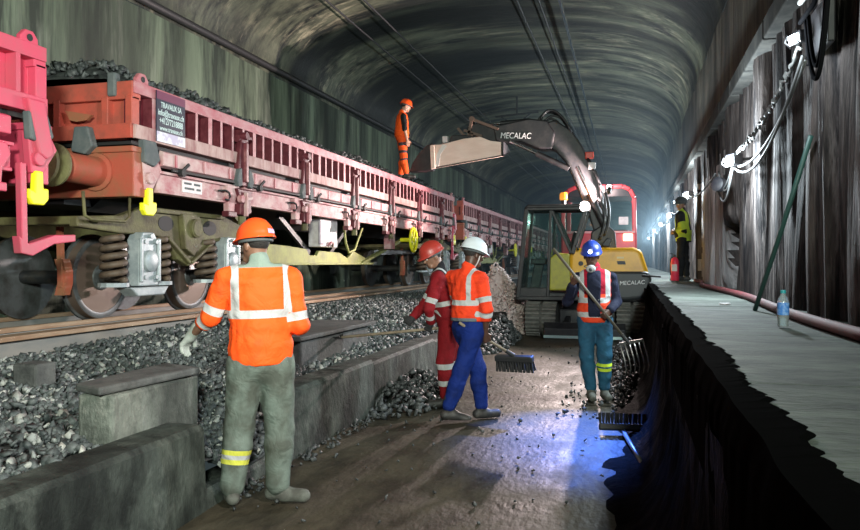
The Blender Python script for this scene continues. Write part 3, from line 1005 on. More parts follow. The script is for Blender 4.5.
    for a, b_ in zip(edges[:-1], edges[1:]):
        f = MB()
        f.prism([(XS - 0.02, 2.72), (XS + 0.03, 2.70), (XS + 0.03, 2.56), (XS - 0.04, 2.54), (XS - 0.06, 2.56)], a + 0.10, b_ - 0.10, 'xz')
        fl = f.build('discharge_flap', M_pale, r, bevel=0.008)
        g = MB(); yy = a + 0.3
        while yy < b_ - 0.3:
            g.box((XS + 0.03, yy, 2.56), (XS + 0.045, yy + 0.03, 2.69)); yy += 0.55
        g.build('flap_rib', M_pink, fl)
        f = MB(); f.box((XS - 0.02, a + 0.06, 2.29), (XS - 0.10, b_ - 0.06, 2.485)); f.box((XS + 0.02, a + 0.06, 2.47), (XS - 0.12, b_ - 0.06, 2.50)); f.box((XS + 0.0, a + 0.06, 2.27), (XS - 0.12, b_ - 0.06, 2.30))
        so = f.build('sole_bar', M_pale, r, bevel=0.006)
        # curled handle and fork lug
        t = MB(); y0 = b_ - 0.42
        t.tube([(XS + 0.0, y0 - 0.10, 2.40), (XS + 0.04, y0, 2.41), (XS + 0.05, y0 + 0.06, 2.39), (XS + 0.05, y0 + 0.09, 2.34), (XS + 0.05, y0 + 0.05, 2.30), (XS + 0.05, y0 - 0.02, 2.30)], 0.013, 6)
        t.build('pull_handle', M_blk, so, smooth=True)
        q = MB(); q.prism([(b_ - 0.36, 2.49), (b_ - 0.14, 2.49), (b_ - 0.10, 2.40), (b_ - 0.18, 2.28), (b_ - 0.20, 2.10), (b_ - 0.32, 2.10), (b_ - 0.33, 2.28), (b_ - 0.38, 2.40)], XS - 0.05, XS + 0.03, 'yz')
        q.build('hinge_lug', M_pale, r, bevel=0.012)
        q = MB(); q.box((XS - 0.05, b_ - 0.36, 2.10), (XS + 0.05, b_ - 0.16, 2.17)); q.build('lug_foot', M_marl, r, bevel=0.01)
        # dark lever, bolts and small fittings cluttering the bay
        q = MB(); q.bar((XS + 0.05, a + 0.22, 2.52), (XS + 0.05, b_ - 0.25, 2.53), 0.02, 0.025); q.cyl((XS + 0.02, a + 0.4, 2.515), (XS + 0.08, a + 0.4, 2.515), 0.045, 10)
        q.bar((XS + 0.04, a + 0.40, 2.52), (XS + 0.06, a + 0.52, 2.62), 0.02, 0.03)
        q.build('release_lever', M_blk, r)
    # --- latch brackets
    for y in BR:
        b_ = MB()
        b_.prism([(y - 0.055, 3.10), (y + 0.055, 3.10), (y + 0.15, 2.56), (y + 0.10, 2.50), (y - 0.10, 2.50), (y - 0.17, 2.56)], XS - 0.02, XS + 0.055, 'yz')
        bk = b_.build('latch_bracket', M_marl, r, bevel=0.012)
        MB().box((XS + 0.05, y - 0.02, 2.55), (XS + 0.10, y + 0.03, 3.04)).build('bracket_rib', M_marr, bk, bevel=0.006)
        q = MB(); q.cyl((XS + 0.0, y - 0.09, 3.09), (XS + 0.0, y + 0.12, 3.09), 0.045, 12); q.cyl((XS + 0.02, y, 3.13), (XS + 0.10, y, 3.13), 0.05, 12); q.bar((XS + 0.06, y, 3.1), (XS + 0.06, y + 0.16, 3.12), 0.03, 0.03)
        q.build('pivot_pin', M_marl, bk, smooth=35)
        q = MB()
        for s in (-1, 1):
            q.prism([(y + s * 0.09, 2.72), (y + s * 0.16, 2.70), (y + s * 0.21, 2.56), (y + s * 0.17, 2.48), (y + s * 0.08, 2.50)], XS + 0.0, XS + 0.08, 'yz')
        q.build('rubber_pad', M_rub, bk, bevel=0.012)
        q = MB(); q.prism([(y - 0.20, 2.46), (y + 0.20, 2.46), (y + 0.14, 2.30), (y + 0.17, 2.18), (y + 0.05, 2.12), (y - 0.12, 2.14), (y - 0.10, 2.28)], XS - 0.04, XS + 0.07, 'yz')
        q.build('latch_claw', M_marl, bk, bevel=0.015)
        q = MB(); q.bar((XS + 0.09, y - 0.02, 2.42), (XS + 0.09, y - 0.02, 2.12), 0.035, 0.05); q.bar((XS + 0.09, y - 0.02, 2.34), (XS + 0.08, y + 0.15, 2.36), 0.03, 0.04); q.cyl((XS + 0.06, y - 0.14, 2.33), (XS + 0.12, y - 0.14, 2.33), 0.05, 12)
        q.build('latch_arm', M_pale, bk, bevel=0.006)
        MB().cyl((XS + 0.03, y - 0.02, 2.02), (XS + 0.03, y - 0.02, 2.12), 0.05, 12).build('latch_nut', M_olive, bk)
    # --- underframe
    MB().box((XM - 0.35, WY0 + 0.1, 2.15), (XM + 0.35, WY1 - 0.1, 2.74)).build('centre_sill', M_blk, r)
    MB().prism([(XS - 0.14, 2.72), (XM + 0.3, 2.72), (XM + 0.3, 2.1)], WY0 + 0.5, WY1 - 0.5, 'xz').build('hopper_chute', M_blk, r)
    q = MB()
    q.prism([(9.6, 1.50), (13.9, 1.50), (14.2, 1.56), (13.2, 1.76), (12.9, 1.62), (12.5, 1.72), (11.6, 1.74), (11.5, 1.66), (11.2, 1.66), (11.1, 1.76), (10.4, 1.80), (9.6, 1.82)], XS - 0.42, XS - 0.36, 'yz')
    q.prism([(9.6, 1.50), (14.0, 1.50), (14.1, 1.54), (9.6, 1.54)], XS - 0.36, XS - 0.26, 'yz')
    q.build('underframe_beam', M_green, r, bevel=0.01)
    q = MB(); q.bar((XS - 0.36, 13.6, 1.53), (XS - 0.34, 16.3, 2.08), 0.10, 0.05); q.bar((XS - 0.5, 9.6, 1.8), (XS - 0.42, 8.9, 2.2), 0.06, 0.10); q.build('diagonal_strut', M_green, r)
    q = MB(); q.bar((XS - 0.42, 11.3, 1.7), (XS - 0.42, 10.2, 2.25), 0.05, 0.08); q.bar((XS - 0.42, 12.0, 1.6), (XS - 0.42, 13.0, 2.2), 0.05, 0.08); q.bar((XS - 0.55, 14.8, 1.75), (XS - 0.55, 17.8, 1.8), 0.06, 0.10)
    q.build('brake_rigging', M_steel_dark, r)
    q = MB().tube([(XS - 0.3, 12.55, 2.2), (XS - 0.28, 12.6, 1.9), (XS - 0.28, 12.75, 1.72), (XS - 0.28, 13.05, 1.78), (XS - 0.3, 13.3, 2.0), (XS - 0.3, 13.5, 2.2)], 0.022).build('brake_hose', M_green, r, smooth=True)
    bx = MB().box((XS - 0.42, 11.28, 1.80), (XS - 0.20, 12.02, 2.28)).build('valve_box', M_white, r, bevel=0.02)
    q = MB().box((XS - 0.22, 11.22, 1.84), (XS - 0.17, 11.42, 2.22)); q.build('box_door', M_lilac, bx, bevel=0.02)
    q = MB(); q.tube([(XS - 0.18, 11.55, 1.82), (XS - 0.15, 11.6, 1.88), (XS - 0.15, 11.7, 1.88), (XS - 0.18, 11.75, 1.82)], 0.02); q.build('box_handle', M_pale, bx, smooth=True)
    MB().box((XS - 0.25, 14.65, 1.82), (XS - 0.1, 14.95, 2.25)).build('hanger_plate', M_pale, r, bevel=0.01)
    hx, hy, hz_ = XS + 0.08, 15.72, 2.04
    hw = MB().torus((hx, hy, hz_), (1, 0, 0), 0.255, 0.032, 24, 8).build('handbrake_wheel', M_yel, r, smooth=True)
    q = MB()
    for k in range(3):
        a = k * math.pi / 3 + 0.3
        q.bar((hx, hy + 0.25 * math.cos(a), hz_ + 0.25 * math.sin(a)), (hx, hy - 0.25 * math.cos(a), hz_ - 0.25 * math.sin(a)), 0.03, 0.03)
    q.cyl((hx - 0.30, hy, hz_), (hx + 0.05, hy, hz_), 0.045, 12)
    q.build('wheel_spokes', M_yel, hw)
    # number plate riveted to the sole bar
    pl = MB().box((XS - 0.02, 7.12, 2.32), (XS - 0.008, 7.5, 2.455)).build('number_plate', M_white, r)
    for cx_, cz_, w_ in ((7.22, 2.42, 0.14), (7.40, 2.42, 0.12), (7.25, 2.365, 0.18), (7.43, 2.365, 0.08)):
        MB().box((XS - 0.008, cx_ - w_ / 2, cz_ - 0.012), (XS - 0.005, cx_ + w_ / 2, cz_ + 0.012)).build('plate_marking', M_rub, pl)
    # --- bogies
    for yb in (7.52, WY1 - 1.18):
        bogie(r, yb)
    return r


def bogie(r, yc):
    xf = XS - 0.22     # outer face of the near side frame
    fr = MB()
    ax = [yc - 0.83, yc + 0.83]

    def side(x0, x1):
        # arch over each axle with a deep central V
        fr.prism([(yc - 1.75, 1.98), (yc - 1.15, 2.02), (yc - 0.75, 2.14), (yc + 0.75, 2.14), (yc + 1.15, 2.05), (yc + 1.65, 1.98), (yc + 1.65, 1.90), (yc + 1.1, 1.84), (yc + 0.62, 1.80),
                  (yc + 0.25, 1.62), (yc + 0.05, 1.50), (yc - 0.18, 1.58), (yc - 0.36, 1.80), (yc - 0.62, 1.84), (yc - 1.15, 1.84), (yc - 1.75, 1.88)], x0, x1, 'yz')
    side(xf - 0.10, xf); side(XF + 0.22, XF + 0.32)
    fr.box((XF + 0.3, yc - 0.22, 1.75), (xf - 0.08, yc + 0.22, 2.05))
    fr.box((XF + 0.3, yc - 1.75, 1.90), (xf - 0.08, yc - 1.66, 1.98)); fr.box((XF + 0.3, yc + 1.58, 1.90), (xf - 0.08, yc + 1.66, 1.98))
    b = fr.build('bogie', M_olive, r, bevel=0.015)
    q = MB()
    q.prism([(yc - 0.75, 2.13), (yc + 0.75, 2.13), (yc + 0.75, 2.08), (yc - 0.75, 2.08)], xf - 0.02, xf + 0.05, 'yz')
    q.bar((xf + 0.02, yc - 0.40, 1.82), (xf + 0.02, yc + 0.02, 1.54), 0.04, 0.05, (1, 0, 0)); q.bar((xf + 0.02, yc + 0.50, 1.78), (xf + 0.02, yc + 0.05, 1.54), 0.04, 0.05, (1, 0, 0))
    q.prism([(yc - 0.18, 2.10), (yc + 0.16, 2.10), (yc + 0.26, 1.86), (yc + 0.05, 1.62), (yc - 0.12, 1.70)], xf, xf + 0.07, 'yz')
    q.build('frame_rib', M_olive, b, bevel=0.01)
    q = MB()
    for (yy, zz, ry, rz) in ((yc - 0.40, 1.975, 0.14, 0.085), (yc + 0.48, 1.96, 0.15, 0.09)):
        q.prism([(yy + ry * math.cos(g * math.pi / 8), zz + rz * math.sin(g * math.pi / 8)) for g in range(16)], xf - 0.03, xf + 0.004, 'yz')
    q.build('frame_hole', M_blk, b)
    q = MB(); q.lathe((xf + 0.05, yc + 0.06, 1.94), (1, 0, 0), [(0, 0.11), (0.05, 0.11), (0.06, 0.09), (0.065, 0.09)], 18); q.build('pivot_cover', M_olive, b, smooth=40)
    MB().box((xf - 0.02, yc - 0.34, 1.60), (xf + 0.055, yc - 0.10, 1.80)).xf(Matrix.Identity(4)).build('friction_plate', M_pale, b, bevel=0.02) if False else None
    for s_, ya in enumerate(ax):
        A_ = MB().cyl((XF + 0.3, ya, 1.385), (xf - 0.05, ya, 1.385), 0.075, 14).build('axle', M_steel_dark, b, smooth=40)
        for xw, o in ((-5.5, 1), (-6.55, -1)):
            w_ = MB().lathe((xw - 0.085 * o, ya, 1.385), (o, 0, 0), [(0.0, 0.30), (0.0, 0.462), (0.028, 0.462), (0.036, 0.437), (0.13, 0.432), (0.135, 0.41), (0.13, 0.375), (0.085, 0.35), (0.06, 0.24), (0.075, 0.16), (0.14, 0.13), (0.15, 0.09)], 40)
            wo = w_.build('wheel', M_wheel, b, smooth=35)
            MB().lathe((xw - 0.05 * o, ya, 1.385), (o, 0, 0), [(0, 0.30), (0, 0.4385), (0.09, 0.4345), (0.09, 0.3)], 40).build('wheel_tread', M_tread, b, smooth=35)
        # axle box in bolted grey casting, with coil springs on both sides
        q = MB()
        q.prism([(ya - 0.16, 1.30), (ya + 0.16, 1.30), (ya + 0.15, 1.78), (ya + 0.09, 1.86), (ya - 0.09, 1.86), (ya - 0.15, 1.78)], xf - 0.06, xf + 0.10, 'yz')
        q.prism([(ya - 0.32, 1.29), (ya + 0.32, 1.29), (ya + 0.24, 1.20), (ya - 0.20, 1.20)], xf - 0.06, xf + 0.12, 'yz')
        q.box((xf + 0.10, ya - 0.17, 1.34), (xf + 0.13, ya - 0.12, 1.80)); q.box((xf + 0.10, ya + 0.12, 1.34), (xf + 0.13, ya + 0.17, 1.80))
        ab = q.build('axle_box', M_grey, b, bevel=0.014)
        q = MB(); q.lathe((xf + 0.10, ya, 1.56), (1, 0, 0), [(0, 0.115), (0.035, 0.112), (0.05, 0.085), (0.055, 0.03)], 20).xf(Matrix.Translation((0, 0, 0)))
        q.build('axle_cover', M_grey, ab, smooth=35)
        q = MB()
        for (dy, dz) in ((-0.09, 0.2), (0.09, 0.2), (-0.09, -0.17), (0.09, -0.17), (0, 0.26)):
            q.cyl((xf + 0.09, ya + dy, 1.56 + dz), (xf + 0.135, ya + dy, 1.56 + dz), 0.022, 8)
        q.build('axle_box_bolt', M_grey, ab)
        for d in (-1, 1):
            yo = ya + d * 0.36
            pts = []
            for i in range(5 * 16 + 1):
                g = 2 * math.pi * i / 16
                pts.append((xf - 0.05 + 0.105 * math.cos(g), yo + 0.105 * math.sin(g), 1.36 + 0.44 * i / 80))
            MB().tube(pts, 0.034, 8).build('coil_spring', M_spring, b, smooth=True)
        q = MB(); q.cyl((xf - 0.05, ya - 0.36, 1.30), (xf - 0.05, ya - 0.36, 1.34), 0.15, 14); q.cyl((xf - 0.05, ya + 0.36, 1.30), (xf - 0.05, ya + 0.36, 1.34), 0.15, 14)
        q.build('spring_seat', M_grey, b)
        # brake shoe against the tread
        q = MB(); sgn = -1 if s_ == 0 else 1
        q.prism([(ya + sgn * 0.44 + sgn * 0.02 * abs(i), 1.40 + 0.06 * i) for i in (-3, -1, 1, 3)] + [(ya + sgn * 0.54 + sgn * 0.02 * abs(i), 1.40 + 0.06 * i) for i in (3, 1, -1, -3)], -5.52, -5.42, 'yz')
        q.bar((-5.47, ya + sgn * 0.58, 1.9), (-5.47, ya + sgn * 0.56, 1.3), 0.05, 0.05)
        q.build('brake_shoe', M_brown, b)
    return b




def split_loose(o, name):
    """every loose piece of a part becomes a part of its own"""
    me = o.data; n = len(me.vertices); lab = list(range(n))

    def find(a):
        while lab[a] != a:
            lab[a] = lab[lab[a]]; a = lab[a]
        return a
    for e in me.edges:
        a, b = find(e.vertices[0]), find(e.vertices[1])
        if a != b: lab[a] = b
    grp = {}
    for p in me.polygons: grp.setdefault(find(p.vertices[0]), []).append(p)
    for k, ps in enumerate(grp.values()):
        mp = {}; vs_ = []; fs_ = []
        for p in ps:
            f = []
            for v_ in p.vertices:
                if v_ not in mp: mp[v_] = len(vs_); vs_.append(me.vertices[v_].co[:])
                f.append(mp[v_])
            fs_.append(f)
        m2 = bpy.data.meshes.new(name); m2.from_pydata(vs_, [], fs_); m2.update(); m2.materials.append(me.materials[0])
        c = bpy.data.objects.new(name, m2); COL.objects.link(c); c.parent = o.parent
        for md in o.modifiers:
            b = c.modifiers.new('bevel', 'BEVEL'); b.width = md.width; b.segments = md.segments; b.limit_method = 'ANGLE'; b.angle_limit = md.angle_limit
    bpy.data.objects.remove(o); bpy.data.meshes.remove(me)


wag = make_wagon()
SPL = {'side_ribs': 'rib', 'rope_hook': 'rope_hook', 'rubber_pad': 'rubber_pad', 'diagonal_strut': 'diagonal_strut', 'brake_rigging': 'brake_rod', 'frame_hole': 'frame_hole', 'spring_seat': 'spring_seat', 'flap_rib': 'flap_rib'}
for o in list(wag.children_recursive):
    b = o.name.split('.')[0]
    if b in SPL: split_loose(o, SPL[b])
for o in wag.children:
    if o.name.split('.')[0] == 'rib':        # side light painted in: outward rib edges get a paler, dusty tone
        o.data.materials.append(M_rib_lit)
        for p in o.data.polygons:
            if abs(p.normal.x) > 0.9: p.material_index = 1
tag(wag, 'dusty pink ballast wagon with a dark banner, standing beside the orange jacketed worker', 'railway wagon', 'wagons of the ballast train')
wag2 = copy_tree(wag); wag2.location.y += 14.85
tag(wag2, 'dusty pink ballast wagon coupled beyond the wagon with the worker on top', 'railway wagon', 'wagons of the ballast train')
wag3 = copy_tree(wag); wag3.location.y += 29.7
tag(wag3, 'pink ballast wagon deepest in the tunnel, third past the banner', 'railway wagon', 'wagons of the ballast train')
wag0 = copy_tree(wag); wag0.location.y -= 14.84
tag(wag0, 'vivid pink ballast wagon end cut off by the frame, pink foot step below', 'railway wagon', 'wagons of the ballast train')
for o in list(wag0.children):
    if o.name.startswith('bogie') and o.data and min(v.co.y for v in o.data.vertices) > 8: o.location.y -= 1.75
M_hot2 = mat('clean_pink_paint', (0.36, 0.035, 0.07), 0.45, col2=(0.28, 0.05, 0.07), amt=0.4, scale=3)
for o in [wag0] + list(wag0.children_recursive):
    if o.type == 'MESH':
        for sl_ in o.material_slots:
            if sl_.material in (M_pink, M_pale, M_brick, M_brown, M_mar, M_marl, M_dust, M_rib_lit, M_marr):
                sl_.link = 'OBJECT'; sl_.material = M_hot if sl_.material not in (M_mar, M_marl) else M_hot2
# --- banner hung on the near wagon's side
bn = MB().box((XS + 0.010, 6.62, 2.80), (XS + 0.022, 7.12, 3.325)).build('banner', mat('dark_navy_print', (0.012, 0.016, 0.035), 0.4), wag)
M_prt = mat('pale_print', (0.55, 0.68, 0.68), 0.5)
MB().box((XS + 0.022, 6.62, 3.24), (XS + 0.025, 7.12, 3.325)).build('banner_header', mat('plum_print', (0.13, 0.02, 0.06), 0.45), bn)
MB().box((XS + 0.022, 6.62, 2.80), (XS + 0.025, 7.12, 2.905)).build('banner_footer', mat('lilac_print', (0.42, 0.38, 0.52), 0.5, col2=(0.62, 0.62, 0.68), amt=0.5, scale=9, sharp=0.1), bn)
for s, z, sz, sx in (('TRAVAUX SA', 3.185, 0.085, 0.72), ('info@travaux.ch', 3.105, 0.09, 0.76), ('+41277218888', 3.022, 0.095, 0.72), ('www.travaux.ch', 2.945, 0.075, 0.82)):
    text('banner_line', s, sz, M_prt, frame((XS + 0.0225, 6.87, z), (0, 1, 0), (0, 0, 1)), bn, 0.002, sx=sx)


# --- loads of ballast
def load(y0, n, seed, label):
    r_ = random.Random(seed); P = []; S = []
    for _ in range(n):
        x = r_.uniform(XF + 0.16, XS - 0.18); y = r_.uniform(y0 + 0.15, y0 + WL - 0.2); s = r_.uniform(0.06, 0.13)
        e = max(0, min(1, (XS - 0.14 - x) / 0.6, (x - XF) / 0.6, (y - y0) / 0.7 + 0.3))
        z = 3.30 + 0.38 * e + 0.13 * nz(y * 0.9, x * 0.6, seed)
        P.append((x, y, z)); S.append(s)
    o = stones('ballast_load', P, S, M_rockd, seed); tag(o, label, 'ballast load', kind='stuff')
    c = grid_mesh('fines', frange(y0 + 0.13, y0 + WL - 0.13, 0.4), frange(XF + 0.12, XS - 0.15, 0.3), lambda y, x: (x, y, 3.27 + 0.38 * max(0, min(1, (XS - 0.14 - x) / 0.6, (x - XF) / 0.6, (y - y0) / 0.7 + 0.3)) + 0.13 * nz(y * 0.9, x * 0.6, seed)), M_rockd, kind=False)
    c.parent = o


load(WY0, 3600, 31, 'dark crushed stone filling the wagon with the banner')
load(WY0 + 14.85, 1700, 32, 'crushed stone load in the second wagon along')
load(WY0 + 29.7, 600, 33, 'crushed stone load in the wagon deepest in the tunnel')

# ================================================================== EXCAVATOR
M_exd = mat('excavator_black', (0.010, 0.010, 0.013), 0.5, col2=(0.028, 0.025, 0.026), amt=0.4, scale=7)
M_exy = mat('excavator_yellow', (0.80, 0.40, 0.012), 0.4, col2=(0.62, 0.30, 0.02), amt=0.35, scale=4)
M_cw = mat('counterweight_grey', (0.035, 0.038, 0.042), 0.5)
M_trk = mat('rubber_track', (0.05, 0.05, 0.045), 0.75, col2=(0.11, 0.105, 0.09), amt=0.45, scale=7, bump=0.3)
M_lug = mat('muddy_track_lug', (0.11, 0.11, 0.10), 0.75, col2=(0.17, 0.165, 0.145), amt=0.5, scale=9, bump=0.3)
M_bkt = mat('worn_bucket_steel', (0.84, 0.64, 0.56), 0.45, col2=(0.70, 0.48, 0.40), amt=0.4, scale=3.0, stretch=(0.6, 1, 2.0), sharp=0.4, bump=0.1)
M_chr = mat('chrome_rod', (0.6, 0.6, 0.62), 0.2, 1.0)
M_hose = mat('black_hose', (0.012, 0.012, 0.014), 0.45)
M_gls = glass_mat('cab_glass', (0.86, 0.95, 0.92), 0.04)
M_let = mat('white_lettering', (0.75, 0.75, 0.76), 0.5)
M_lens_warm = emit_mat('warm_worklight_lens', (1.0, 0.88, 0.85), 60)
M_lens_cool = emit_mat('cool_lamp_lens', (0.80, 0.95, 1.0), 40)

ex = thing('excavator', (-0.9, 16.2, 0.0), 'yellow and black tracked excavator lifting its bucket over the train', 'excavator')
for x0, x1 in ((-2.13, -1.50), (-0.30, 0.30)):
    # crawler belt: rounded loop seen end-on
    y0, y1, zc_, rr = 15.55, 17.6, 0.36, 0.345
    loop = []
    for i in range(13):
        g = math.pi / 2 + math.pi * i / 12; loop.append((y0 + rr * math.cos(g), zc_ + rr * math.sin(g)))
    for i in range(13):
        g = -math.pi / 2 + math.pi * i / 12; loop.append((y1 + rr * math.cos(g), zc_ + rr * math.sin(g)))
    tr = MB().prism(loop, x0 + 0.01, x1 - 0.01, 'yz').build('track', M_trk, ex, smooth=35)
    lg = MB()
    n = len(loop); Lp = [V((0, a, b)) for a, b in loop] + [V((0, loop[0][0], loop[0][1]))]
    for a, b in zip(Lp[:-1], Lp[1:]):
        k = max(1, int((b - a).length / 0.085))
        for j in range(k):
            p = a.lerp(b, (j + 0.5) / k); d = (b - a).normalized(); nrm = V((0, d.z, -d.y))
            if (p + nrm * 0.1 - V((0, (y0 + y1) / 2, zc_))).length < (p - V((0, (y0 + y1) / 2, zc_))).length: nrm = -nrm
            for xa, xb in ((x0, (x0 + x1) / 2 - 0.03), ((x0 + x1) / 2 + 0.03, x1)):
                lg.bar(V((xa, p.y, p.z)) + nrm * 0.008, V((xb, p.y, p.z)) + nrm * 0.008, 0.036, 0.03, tuple(nrm))
    lg.build('track_tread', M_lug, tr)
mb = MB(); mb.box((-1.5, 15.9, 0.22), (-0.3, 17.2, 0.55)); mb.build('undercarriage', M_exd, ex, bevel=0.03)
MB().cyl((-0.92, 16.5, 0.55), (-0.92, 16.5, 0.74), 0.55, 32).build('turntable', M_exd, ex, smooth=40)
bl = MB().prism([(15.02, 0.03), (15.10, 0.03), (15.16, 0.15), (15.14, 0.30), (15.06, 0.34), (15.10, 0.2)], -1.72, -0.12, 'yz').build('dozer_blade', M_exd, ex, bevel=0.01)
MB().box((-1.72, 15.00, 0.02), (-0.12, 15.04, 0.075)).build('blade_edge', mat('polished_highlight', (0.45, 0.6, 0.58), 0.35, 0.5), bl)
for xx in (-1.3, -0.5):
    MB().bar((xx, 15.12, 0.2), (xx, 16.0, 0.38), 0.1, 0.1).build('blade_arm', M_exd, ex)
# upper structure
mb = MB(); mb.box((-2.25, 15.55, 0.74), (0.1, 17.1, 0.92)); mb.build('deck', M_exd, ex, bevel=0.03)
mb = MB(); mb.prism([(-1.30, 0.92), (0.16, 0.98), (0.34, 1.22), (0.30, 1.42), (0.18, 1.80), (0.02, 1.845), (-1.26, 1.84)], 15.58, 17.0, 'xz')
hood = mb.build('engine_hood', M_exy, ex, bevel=0.09, seg=4)
mb = MB(); mb.prism([(-0.30, 1.57), (-0.14, 1.57), (-0.12, 1.50), (-0.28, 1.50)], 15.565, 15.60, 'xz'); mb.build('hood_grille', M_exd, hood)
mb = MB(); mb.box((-0.30, 15.57, 1.62), (-0.16, 15.60, 1.66)); mb.build('hood_badge', mat('pale_badge', (0.75, 0.6, 0.3), 0.5), hood)
mb = MB(); mb.prism([(-0.92, 0.78), (-0.1, 0.76), (0.22, 0.80), (0.36, 0.98), (0.38, 1.22), (0.33, 1.36), (-0.92, 1.36)], 15.46, 17.1, 'xz')
cw = mb.build('counterweight', M_cw, ex, bevel=0.08, seg=4)
text('lettering', 'MECALAC', 0.115, M_let, frame((0.0, 15.452, 1.13), (1, 0, 0.06), (0, 0, 1)), cw, 0.006, shear=0.15, sx=0.95)
MB().cyl((-1.02, 15.545, 1.52), (-1.02, 15.60, 1.52), 0.05, 14).build('fuel_cap', M_exd, hood)
mb = MB(); mb.tube([(0.2, 15.4, 1.28), (0.55, 15.3, 1.26)], 0.02); mb.build('grab_rail', M_exd, cw)
# cab (its door side faces the camera, boom direction is toward the train)
cx0, cx1, cy0, cy1, cz0, cz1 = -2.20, -1.02, 15.42, 16.35, 0.78, 2.68
mb = MB()
P_ = [(-2.30, 0.80), (-2.12, 2.66), (-0.90, 2.66), (-1.18, 1.72), (-1.18, 0.80)]
for yy in (cy0, cy1):
    for a, b_ in ((0, 1), (1, 2), (2, 3), (4, 0)):
        mb.bar((P_[a][0], yy, P_[a][1]), (P_[b_][0], yy, P_[b_][1]), 0.085, 0.085, (0, 1, 0))
    mb.bar((-1.68, yy, 0.8), (-1.62, yy, 2.62), 0.06, 0.06, (0, 1, 0)); mb.bar((-1.60, yy, 2.62), (-1.20, yy, 1.72), 0.06, 0.06, (0, 1, 0))
for (x, z) in P_[:3]:
    mb.bar((x, cy0, z), (x, cy1, z), 0.085, 0.085)
cabf = mb.build('cab_frame', M_exd, ex, bevel=0.015)
MB().prism([(-2.18, 2.66), (-2.10, 2.74), (-0.92, 2.74), (-0.84, 2.66)], cy0 - 0.06, cy1 + 0.05, 'xz').build('cab_roof', M_exd, ex, bevel=0.03)
MB().prism([(-2.30, 0.78), (-1.70, 0.78), (-1.70, 1.02), (-2.28, 1.02)], cy0 - 0.01, cy0 + 0.05, 'xz').build('lower_panel', M_exd, ex, bevel=0.02)
MB().prism([(-2.24, 1.0), (-2.09, 2.6), (-1.66, 2.6), (-1.71, 1.0)], cy0 - 0.01, cy0 + 0.005, 'xz').build('door_window', M_gls, ex)
MB().prism([(-1.60, 1.75), (-1.60, 2.58), (-0.98, 2.58), (-1.22, 1.75)], cy0 - 0.01, cy0 + 0.005, 'xz').build('side_window', M_gls, ex)
MB().prism([(-2.24, 1.0), (-2.09, 2.6), (-1.60, 2.6), (-0.98, 2.58), (-1.22, 1.75), (-1.25, 1.0)], cy1 - 0.01, cy1 + 0.005, 'xz').build('far_window', M_gls, ex)
MB().add([(-2.26, cy0 + 0.04, 0.95), (-2.26, cy1 - 0.04, 0.95), (-2.12, cy1 - 0.04, 2.6), (-2.12, cy0 + 0.04, 2.6), (-2.27, cy0 + 0.04, 0.95), (-2.27, cy1 - 0.04, 0.95), (-2.13, cy1 - 0.04, 2.6), (-2.13, cy0 + 0.04, 2.6)], [(0, 1, 2, 3), (7, 6, 5, 4), (0, 4, 5, 1), (1, 5, 6, 2), (2, 6, 7, 3), (3, 7, 4, 0)]).build('windscreen', M_gls, ex)
M_oly = mat('olive_yellow_panel', (0.36, 0.33, 0.03), 0.5, col2=(0.25, 0.24, 0.04), amt=0.4, scale=5)
MB().prism([(-1.66, 0.96), (-1.66, 1.62), (-1.50, 1.74), (-1.24, 1.72), (-1.20, 0.96)], cy0 + 0.0, cy0 + 0.09, 'xz').build('side_cowl', M_oly, ex, bevel=0.04, seg=3)
st_ = MB(); st_.box((-1.65, 15.65, 0.95), (-1.2, 16.15, 1.35)); st_.prism([(-1.36, 1.35), (-1.18, 1.35), (-1.05, 2.15), (-1.18, 2.2)], 15.68, 16.1, 'xz')
st_.build('seat', M_exd, ex, bevel=0.05)
mb = MB(); mb.bar((-2.0, 15.8, 0.95), (-1.9, 15.8, 1.55), 0.12, 0.2); mb.box((-2.05, 15.6, 1.5), (-1.75, 16.1, 1.62)); mb.build('control_console', M_exd, ex, bevel=0.02)
bc = MB().cyl((-1.40, 15.9, 2.74), (-1.40, 15.9, 2.86), 0.05, 12).build('beacon_post', M_exd, ex)
MB().lathe((-1.40, 15.9, 2.86), (0, 0, 1), [(0, 0.07), (0.02, 0.085), (0.12, 0.085), (0.16, 0.065), (0.17, 0.03)], 16).build('beacon', mat('amber_beacon', (0.9, 0.33, 0.02), 0.25, emit=(1, 0.4, 0.05), estr=0.6), ex, smooth=35)
mb = MB(); mb.bar((-1.15, 15.45, 1.95), (-1.05, 15.30, 1.80), 0.03, 0.03); mb.build('mirror_arm', M_exd, ex)
mb = MB(); mb.prism([(-0.62, 1.88), (-0.50, 2.05), (-0.38, 2.02), (-0.45, 1.86)], 15.62, 15.68, 'xz'); mb.build('mirror', M_exd, ex, bevel=0.02)
# work light on the cab roof
wl = MB().lathe((-0.93, 15.50, 2.70), (0, -1, -0.15), [(0, 0.05), (0.02, 0.10), (0.10, 0.115), (0.11, 0.10)], 18).build('work_light', M_exd, ex, smooth=40)
MB().lathe((-0.93, 15.388, 2.684), (0, -1, -0.15), [(0, 0.105), (0.02, 0.10), (0.04, 0.05)], 18).build('lamp_lens', M_lens_warm, wl)
spot_light('work_light_beam', (-0.93, 15.32, 2.67), (-4.4, 9.5, 1.9), 1900, (1.0, 0.80, 0.76), 95, 0.6, 0.08, ex)
bl2 = MB().lathe((-0.42, 16.18, 3.06), (-1, -0.1, 0.2), [(0, 0.04), (0.02, 0.08), (0.08, 0.09), (0.09, 0.08)], 16).build('boom_fill_lamp', M_exd, ex, smooth=40)  # lamp added on the boom to brighten bucket, heap and train side
spot_light('boom_fill_beam', (-0.56, 16.10, 3.10), (-3.7, 16.2, 2.9), 2600, (1.0, 0.80, 0.75), 125, 0.5, 0.06, ex)
